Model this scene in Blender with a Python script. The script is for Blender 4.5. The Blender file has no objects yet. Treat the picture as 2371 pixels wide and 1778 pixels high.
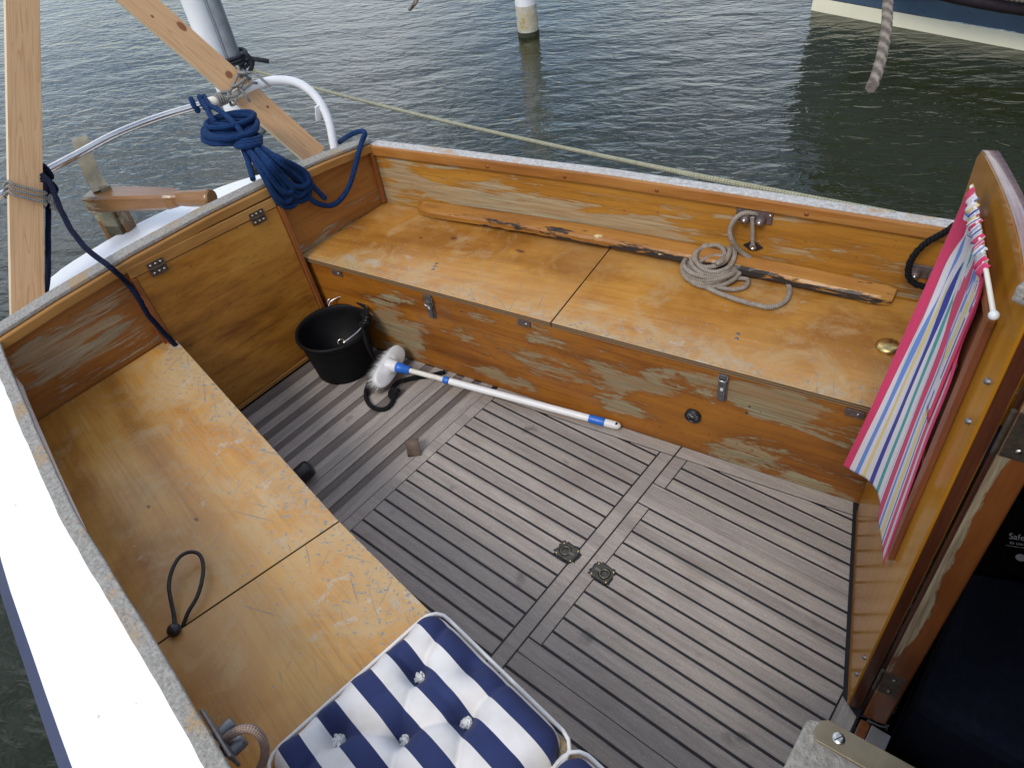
import bpy, math, random
from mathutils import Vector, Matrix
import numpy as np
random.seed(7)
SC = bpy.context.scene
COL = SC.collection
R_ = math.radians
# ---------------------------------------------------------------- camera
cam_d = bpy.data.cameras.new('camera')
cam = bpy.data.objects.new('camera', cam_d); COL.objects.link(cam)
cam_d.sensor_width = 36.0; cam_d.sensor_fit = 'HORIZONTAL'; cam_d.lens = 25.0988
cam_d.clip_start = 0.02; cam_d.clip_end = 2000
RX, RY, RZ = (0.766633, 0.630396, -0.121959), (0.364602, -0.583750, -0.725466), (-0.528525, 0.511700, -0.677366)
cam.matrix_world = Matrix(((RX[0], -RY[0], -RZ[0], 1.298295), (RX[1], -RY[1], -RZ[1], -1.148218), (RX[2], -RY[2], -RZ[2], 1.651625), (0, 0, 0, 1)))
SC.camera = cam
# ---------------------------------------------------------------- world and sun
SUN_EL, SUN_AZ = R_(48), R_(170)          # azimuth clockwise from +Y
w = bpy.data.worlds.new('World'); SC.world = w; w.use_nodes = True
wt = w.node_tree; bg = wt.nodes['Background']
sky = wt.nodes.new('ShaderNodeTexSky'); sky.sky_type = 'NISHITA'; sky.sun_disc = False
sky.sun_elevation = SUN_EL; sky.sun_rotation = SUN_AZ; sky.dust_density = 1.0
tc = wt.nodes.new('ShaderNodeTexCoord')
sep = wt.nodes.new('ShaderNodeSeparateXYZ'); wt.links.new(tc.outputs['Generated'], sep.inputs[0])
def wm(op, a, b):
    n = wt.nodes.new('ShaderNodeMath'); n.operation = op
    for i, v in enumerate((a, b)):
        if isinstance(v, (int, float)): n.inputs[i].default_value = v
        else: wt.links.new(v, n.inputs[i])
    return n.outputs[0]
zz = wm('ADD', wm('MAXIMUM', sep.outputs[2], 0.0), 0.22)
cmb = wt.nodes.new('ShaderNodeCombineXYZ')
wt.links.new(wm('DIVIDE', sep.outputs[0], zz), cmb.inputs[0]); wt.links.new(wm('DIVIDE', sep.outputs[1], zz), cmb.inputs[1])
cn = wt.nodes.new('ShaderNodeTexNoise'); cn.inputs['Scale'].default_value = 1.35; cn.inputs['Detail'].default_value = 6; cn.inputs['Roughness'].default_value = 0.55
wt.links.new(cmb.outputs[0], cn.inputs['Vector'])
cr_ = wt.nodes.new('ShaderNodeMapRange'); wt.links.new(cn.outputs['Fac'], cr_.inputs[0])
cr_.inputs[1].default_value = 0.42; cr_.inputs[2].default_value = 0.68
cmx = wt.nodes.new('ShaderNodeMix'); cmx.data_type = 'RGBA'; wt.links.new(cr_.outputs[0], cmx.inputs[0])
cb = wt.nodes.new('ShaderNodeVectorMath'); cb.operation = 'SCALE'; cb.inputs[0].default_value = (8.5, 8.8, 9.3)
glow = wt.nodes.new('ShaderNodeVectorMath'); glow.operation = 'DOT_PRODUCT'; wt.links.new(tc.outputs['Generated'], glow.inputs[0]); glow.inputs[1].default_value = (-.62, .70, .35)
wt.links.new(wm('ADD', wm('ADD', wm('MULTIPLY', wm('MAXIMUM', sep.outputs[2], 0.0), 0.7), 0.62), wm('MULTIPLY', wm('MAXIMUM', glow.outputs['Value'], 0.0), 0.85)), cb.inputs['Scale'])   # an overcast sky is brighter overhead
sb_ = wt.nodes.new('ShaderNodeVectorMath'); sb_.operation = 'SCALE'; wt.links.new(sky.outputs[0], sb_.inputs[0]); sb_.inputs['Scale'].default_value = 1.6
wt.links.new(sb_.outputs[0], cmx.inputs[6]); wt.links.new(cb.outputs[0], cmx.inputs[7])
wt.links.new(cmx.outputs[2], bg.inputs['Color']); bg.inputs['Strength'].default_value = 0.118
sun_d = bpy.data.lights.new('sun', 'SUN'); sun_d.energy = 1.6; sun_d.angle = R_(18); sun_d.color = (1.0, 0.95, 0.88)
sun = bpy.data.objects.new('sun', sun_d); COL.objects.link(sun)
sdir = Vector((math.sin(SUN_AZ) * math.cos(SUN_EL), math.cos(SUN_AZ) * math.cos(SUN_EL), math.sin(SUN_EL)))
sun.rotation_euler = sdir.to_track_quat('Z', 'Y').to_euler()
SC.view_settings.view_transform = 'Standard'; SC.view_settings.look = 'None'
SC.view_settings.exposure = 0.12; SC.view_settings.gamma = 1.0
# ---------------------------------------------------------------- node helper
class G:
    def __init__(s, name):
        s.m = bpy.data.materials.new(name); s.m.use_nodes = True; s.t = s.m.node_tree
        s.b = s.t.nodes['Principled BSDF']; s.tc = s.t.nodes.new('ShaderNodeTexCoord')
        s.P = s.tc.outputs['Object']; s.UV = s.tc.outputs['UV']
    def put(s, sock, v):
        if hasattr(v, 'links'): s.t.links.new(v, sock)
        else:
            try:
                if len(v) == 3 and sock.type == 'RGBA': v = (*v, 1)
            except TypeError: pass
            sock.default_value = v
    def n(s, ty, ins=None, **at):
        nd = s.t.nodes.new('ShaderNode' + ty)
        for k, v in at.items(): setattr(nd, k, v)
        for k, v in (ins or {}).items(): s.put(nd.inputs[k], v)
        return nd
    def math(s, op, a, b=0.0, clamp=False):
        return s.n('Math', {0: a, 1: b}, operation=op, use_clamp=clamp).outputs[0]
    def noise(s, vec, sc, det=4.0, ro=0.55, dist=0.0):
        return s.n('TexNoise', {'Vector': vec, 'Scale': sc, 'Detail': det, 'Roughness': ro, 'Distortion': dist}).outputs['Fac']
    def vmap(s, vec, scale=(1, 1, 1), rot=(0, 0, 0), loc=(0, 0, 0)):
        if tuple(rot) != (0, 0, 0): vec = s.n('Mapping', {'Vector': vec, 'Rotation': rot}).outputs[0]
        return s.n('Mapping', {'Vector': vec, 'Scale': scale, 'Location': loc}).outputs[0]
    def ramp(s, f, stops):
        nd = s.n('ValToRGB', {0: f}); e = nd.color_ramp.elements
        while len(e) < len(stops): e.new(0.5)
        for el, (p, c) in zip(e, stops): el.position = p; el.color = (*c, 1)
        return nd.outputs[0]
    def mix(s, f, a, b, mode='MIX'):
        nd = s.n('Mix', {0: f, 6: a, 7: b}, data_type='RGBA', blend_type=mode); return nd.outputs[2]
    def rng(s, f, a, b, c=0.0, d=1.0):
        return s.n('MapRange', {0: f, 1: a, 2: b, 3: c, 4: d}).outputs[0]
    def sepx(s, v): return s.n('SeparateXYZ', {0: v}).outputs
    def dot(s, v, k): return s.n('VectorMath', {0: v, 1: k}, operation='DOT_PRODUCT').outputs['Value']
    def bump(s, h, st=0.3, d=0.002, nrm=None):
        i = {'Height': h, 'Strength': st, 'Distance': d}
        if nrm is not None: i['Normal'] = nrm
        return s.n('Bump', i).outputs[0]
    def spots(s, lst):
        tot = None
        for c, r, k in lst:
            v = s.n('VectorMath', {0: s.P, 1: c}, operation='SUBTRACT').outputs[0]
            v = s.n('VectorMath', {0: v, 1: tuple(1.0 / q for q in r)}, operation='MULTIPLY').outputs[0]
            l = s.n('VectorMath', {0: v}, operation='LENGTH').outputs['Value']
            f = s.rng(l, 0.0, 1.0, k, 0.0)
            tot = f if tot is None else s.math('ADD', tot, f)
        return tot
    def done(s, col=None, rough=None, nrm=None, **kw):
        if col is not None: s.put(s.b.inputs['Base Color'], col)
        if rough is not None: s.put(s.b.inputs['Roughness'], rough)
        if nrm is not None: s.put(s.b.inputs['Normal'], nrm)
        for k, v in kw.items(): s.put(s.b.inputs[k.replace('_', ' ')], v)
        return s.m
def wood(name, dark, mid, light, ang=0.0, rot=None, rough=0.34, coat=0.10, gs=1.0, wear=None, bare=((.20, .17, .11), (.36, .31, .20)), bias=-0.12, spots=(), wsc=(2.2, 15, 15), extra=None, ply=None, dents=0.0):
    g = G(name); rot = rot or (0, 0, -ang)
    V = g.vmap(g.P, (1, 1, 1), rot) if tuple(rot) != (0, 0, 0) else g.P
    big = g.noise(g.vmap(V, (1.1 * gs, 5 * gs, 5 * gs)), 1.0, 5, 0.6, 0.8)
    st = g.noise(g.vmap(V, (2.2 * gs, 34 * gs, 34 * gs)), 1.0, 6, 0.65, 0.4)
    fine = g.noise(g.vmap(V, (9 * gs, 240 * gs, 240 * gs)), 1.0, 3, 0.6)
    f = g.math('ADD', g.math('MULTIPLY', big, 0.62), g.math('MULTIPLY', st, 0.42))
    c = g.ramp(f, [(0.36, dark), (0.52, mid), (0.68, light)])
    c = g.mix(g.rng(fine, 0.3, 0.5, 0.42, 0.0), c, dark)
    patch = g.noise(V, 2.3, 4, 0.55)
    c = g.mix(g.rng(patch, 0.45, 0.75, 0.0, 0.45), c, light)
    ro = g.math('ADD', rough, g.rng(patch, 0.3, 0.7, -0.05, 0.12))
    h = g.math('MULTIPLY', fine, 0.4)
    if wear or spots:
        wn = g.noise(g.vmap(V, wsc), 1.0, 8, 0.68, 0.3)
        fld = g.math('ADD', wn, bias)
        if spots: fld = g.math('ADD', fld, g.spots(spots))
        mk = g.rng(g.math('ADD', fld, g.math('MULTIPLY', g.math('SUBTRACT', fine, 0.5), 0.16)), 0.49, 0.55)
        bc = g.mix(g.rng(fine, 0.3, 0.65), bare[0], bare[1])
        bc = g.mix(g.rng(st, 0.4, 0.7, 0.0, 0.5), bc, mid)
        c = g.mix(mk, c, bc); ro = g.math('ADD', ro, g.math('MULTIPLY', mk, 0.35))
        edge = g.math('MULTIPLY', g.rng(fld, 0.44, 0.50), g.math('SUBTRACT', 1.0, mk))
        c = g.mix(g.math('MULTIPLY', edge, 0.35), c, dark)
        h = g.math('SUBTRACT', h, g.math('MULTIPLY', mk, 0.8))
    if dents:
        d = g.rng(g.noise(g.P, 55, 3, 0.6), 0.665, 0.70)
        c = g.mix(g.math('MULTIPLY', d, dents), c, (.06, .04, .02))
    if extra: c, ro, h = extra(g, V, c, ro, h)
    if ply:
        nz = g.sepx(g.n('NewGeometry').outputs['Normal'])[2]
        z = g.sepx(g.P)[2]
        lay = g.math('FRACT', g.math('MULTIPLY', g.math('ADD', z, 5.0), 1 / ply))
        lc = g.mix(g.rng(lay, 0.45, 0.55), (.30, .19, .09), (.055, .03, .015))
        sd = g.rng(g.math('ABSOLUTE', nz), 0.5, 0.6, 1.0, 0.0)
        c = g.mix(sd, c, lc); ro = g.math('MAXIMUM', ro, g.math('MULTIPLY', sd, 0.6))
    return g.done(c, ro, g.bump(h, 0.25, 0.0012), Coat_Weight=coat, Coat_Roughness=0.22, Specular_IOR_Level=0.38)
def plain(name, col, rough=0.5, metal=0.0, var=0.25, vs=25.0, bump=0.0, bs=120.0, coat=0.0, spec=0.5, speck=None):
    g = G(name); nz = g.noise(g.P, vs, 5, 0.6)
    c = g.mix(g.rng(nz, 0.3, 0.7), tuple(q * (1 - var) for q in col), tuple(min(1, q * (1 + var)) for q in col))
    ro = g.math('ADD', rough, g.rng(g.noise(g.P, vs * 2.3, 4), 0.3, 0.7, -0.08, 0.1))
    nr = g.bump(g.noise(g.P, bs, 4, 0.6), bump, 0.002) if bump else None
    if speck: c = g.mix(g.rng(g.noise(g.P, 34, 2, .5), .745, .765, 0, .6), c, speck)
    return g.done(c, ro, nr, Metallic=metal, Coat_Weight=coat, Specular_IOR_Level=spec)
def rope_mat(name, c1, c2, kind='braid', per=0.012, n=8, rough=0.8):
    g = G(name); u = g.sepx(g.UV)
    a = g.math('MULTIPLY', u[0], float(n)); b = g.math('MULTIPLY', u[1], 1.0 / per)
    if kind == 'braid':
        s1 = g.math('SINE', g.math('MULTIPLY', g.math('ADD', a, b), 6.2832)); s2 = g.math('SINE', g.math('MULTIPLY', g.math('SUBTRACT', a, b), 6.2832))
        h = g.math('MULTIPLY', g.math('ADD', g.math('MULTIPLY', s1, s2), 1.0), 0.5)
    else:
        h = g.math('ADD', g.math('MULTIPLY', g.math('SINE', g.math('MULTIPLY', g.math('ADD', g.math('MULTIPLY', a, 1.0), g.math('MULTIPLY', b, 2.0)), 6.2832)), 0.5), 0.5)
    nz = g.noise(g.P, 60, 4, 0.6); fz = g.noise(g.P, 600, 2, 0.6)
    f = g.math('ADD', g.math('MULTIPLY', h, 0.75), g.math('MULTIPLY', g.math('SUBTRACT', nz, 0.5), 0.9))
    c = g.mix(g.rng(f, 0.0, 1.0), c1, c2)
    return g.done(c, rough, g.bump(g.math('ADD', h, g.math('MULTIPLY', fz, 0.3)), 0.7, 0.0025), Sheen_Weight=0.02, Specular_IOR_Level=0.12)
# ---------------------------------------------------------------- mesh helper
def cr(pts, n=8, closed=False):
    P = [Vector(p) for p in pts]; out = []; m = len(P)
    for i in range(m if closed else m - 1):
        if closed: p0, p1, p2, p3 = P[i - 1], P[i], P[(i + 1) % m], P[(i + 2) % m]
        else: p0, p1, p2, p3 = P[max(i - 1, 0)], P[i], P[i + 1], P[min(i + 2, m - 1)]
        for k in range(n):
            t = k / n; out.append(0.5 * ((2 * p1) + (p2 - p0) * t + (2 * p0 - 5 * p1 + 4 * p2 - p3) * t * t + (3 * p1 - p0 - 3 * p2 + p3) * t ** 3))
    if not closed: out.append(P[-1])
    return out
def clip(poly, a, b, c):                     # keep a*x + b*y <= c
    out = []
    for i, p in enumerate(poly):
        q = poly[(i + 1) % len(poly)]; dp = a * p[0] + b * p[1] - c; dq = a * q[0] + b * q[1] - c
        if dp <= 0: out.append(p)
        if dp * dq < 0:
            t = dp / (dp - dq); out.append((p[0] + (q[0] - p[0]) * t, p[1] + (q[1] - p[1]) * t))
    return out
class MB:
    def __init__(s): s.v = []; s.f = []; s.uv = []; s.sm = []; s.mi = []; s.cur = 0
    def add(s, vs, fs, smooth=False, uvs=None):
        o = len(s.v); s.v += [tuple(v) for v in vs]
        for i, f in enumerate(fs):
            s.f.append([k + o for k in f]); s.sm.append(smooth); s.mi.append(s.cur)
            s.uv.append(uvs[i] if uvs else [(0, 0)] * len(f))
        return s
    def slab(s, poly, O=(0, 0, 0), ea=(1, 0, 0), eb=(0, 1, 0), t0=0.0, t1=0.01):
        O, ea, eb = Vector(O), Vector(ea), Vector(eb); nn = ea.cross(eb).normalized(); n = len(poly)
        if n < 3: return s
        ar = sum(poly[i][0] * poly[(i + 1) % n][1] - poly[(i + 1) % n][0] * poly[i][1] for i in range(n))
        if ar < 0: poly = poly[::-1]
        vs = [O + ea * p[0] + eb * p[1] + nn * min(t0, t1) for p in poly] + [O + ea * p[0] + eb * p[1] + nn * max(t0, t1) for p in poly]
        fs = [list(range(n))[::-1], [k + n for k in range(n)]] + [[i, (i + 1) % n, (i + 1) % n + n, i + n] for i in range(n)]
        return s.add(vs, fs)
    def box(s, c, d, M=None):
        x, y, z = d[0] / 2, d[1] / 2, d[2] / 2
        vs = [Vector((sx * x, sy * y, sz * z)) for sz in (-1, 1) for sx, sy in ((-1, -1), (1, -1), (1, 1), (-1, 1))]
        if M is not None: vs = [M @ v for v in vs]
        vs = [v + Vector(c) for v in vs]
        return s.add(vs, [[3, 2, 1, 0], [4, 5, 6, 7], [0, 1, 5, 4], [1, 2, 6, 5], [2, 3, 7, 6], [3, 0, 4, 7]])
    def tube(s, path, r, seg=10, lobes=0, twist=0.0, amp=0.16, caps=True, closed=False):
        P = [Vector(p) for p in path]; m = len(P)
        T = [((P[(i + 1) % m] - P[i - 1]) if closed else (P[min(i + 1, m - 1)] - P[max(i - 1, 0)])).normalized() for i in range(m)]
        N = T[0].orthogonal().normalized(); rings = []; L = 0.0; ls = []
        for i in range(m):
            if i: L += (P[i] - P[i - 1]).length
            ls.append(L); N = (N - T[i] * N.dot(T[i])).normalized(); B = T[i].cross(N)
            rr = r(i / (m - 1)) if callable(r) else r
            for k in range(seg):
                a = 2 * math.pi * k / seg
                q = rr * (1 - amp + amp * 2 * abs(math.cos(lobes * 0.5 * (a - twist * L)))) if lobes else rr
                rings.append(P[i] + (N * math.cos(a) + B * math.sin(a)) * q)
        fs = []; uv = []
        for i in range(m if closed else m - 1):
            j = (i + 1) % m; l2 = ls[j] if j else L + (P[0] - P[-1]).length
            for k in range(seg):
                k2 = (k + 1) % seg
                fs.append([i * seg + k, i * seg + k2, j * seg + k2, j * seg + k])
                uv.append([(k / seg, ls[i]), ((k + 1) / seg, ls[i]), ((k + 1) / seg, l2), (k / seg, l2)])
        if caps and not closed:
            s.add(rings[:seg], [list(range(seg))[::-1]]); s.add(rings[-seg:], [list(range(seg))])
        return s.add(rings, fs, True, uv)
    def lathe(s, prof, c=(0, 0, 0), axis=(0, 0, 1), seg=32, smooth=True):
        q = Vector((0, 0, 1)).rotation_difference(Vector(axis).normalized()).to_matrix(); vs = []; fs = []
        for r, z in prof:
            for k in range(seg):
                a = 2 * math.pi * k / seg; vs.append(q @ Vector((r * math.cos(a), r * math.sin(a), z)) + Vector(c))
        for i in range(len(prof) - 1):
            for k in range(seg):
                k2 = (k + 1) % seg; fs.append([i * seg + k, i * seg + k2, (i + 1) * seg + k2, (i + 1) * seg + k])
        s.add(vs, fs, smooth)
        o = len(s.v) - len(vs)
        for ring, rev in ((0, True), (len(prof) - 1, False)):
            if prof[ring][0] > 1e-5:
                s.add([s.v[o + ring * seg + k] for k in range(seg)], [list(range(seg))[::-1] if rev else list(range(seg))])
        return s
    def ball(s, c, r, seg=16, sq=(1, 1, 1)):
        pr = [(max(1e-6, math.sin(math.pi * i / 10)), -math.cos(math.pi * i / 10)) for i in range(11)]
        vs = []; fs = []
        for a, z in pr:
            for k in range(seg):
                t = 2 * math.pi * k / seg; vs.append((c[0] + r * sq[0] * a * math.cos(t), c[1] + r * sq[1] * a * math.sin(t), c[2] + r * sq[2] * z))
        for i in range(10):
            for k in range(seg): k2 = (k + 1) % seg; fs.append([i * seg + k, i * seg + k2, (i + 1) * seg + k2, (i + 1) * seg + k])
        return s.add(vs, fs, True)
    def build(s, name, mat, parent=None, bev=0.0, bseg=2):
        me = bpy.data.meshes.new(name); me.from_pydata(s.v, [], s.f); me.update()
        me.polygons.foreach_set('use_smooth', s.sm)
        ul = me.uv_layers.new(name='UVMap'); flat = [c for f in s.uv for p in f for c in p]
        ul.data.foreach_set('uv', flat)
        for q in (mat if isinstance(mat, (list, tuple)) else (mat,)): me.materials.append(q)
        me.polygons.foreach_set('material_index', s.mi)
        o = bpy.data.objects.new(name, me); COL.objects.link(o)
        if parent is not None: o.parent = parent
        if bev:
            b = o.modifiers.new('bevel', 'BEVEL'); b.width = bev; b.segments = bseg; b.limit_method = 'ANGLE'; b.angle_limit = R_(40)
        return o
def tag(o, label=None, cat=None, group=None, kind=None):
    for k, v in (('label', label), ('category', cat), ('group', group), ('kind', kind)):
        if v: o[k] = v
    return o
def empty(name, label, cat, loc=(0, 0, 0), group=None):
    o = bpy.data.objects.new(name, None); COL.objects.link(o); o.location = loc; o.empty_display_size = 0.1
    return tag(o, label, cat, group)
def rel(o, loc): o.data.transform(Matrix.Translation(-Vector(loc))); o.location = loc; return o   # mesh in world metres -> own origin
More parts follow.
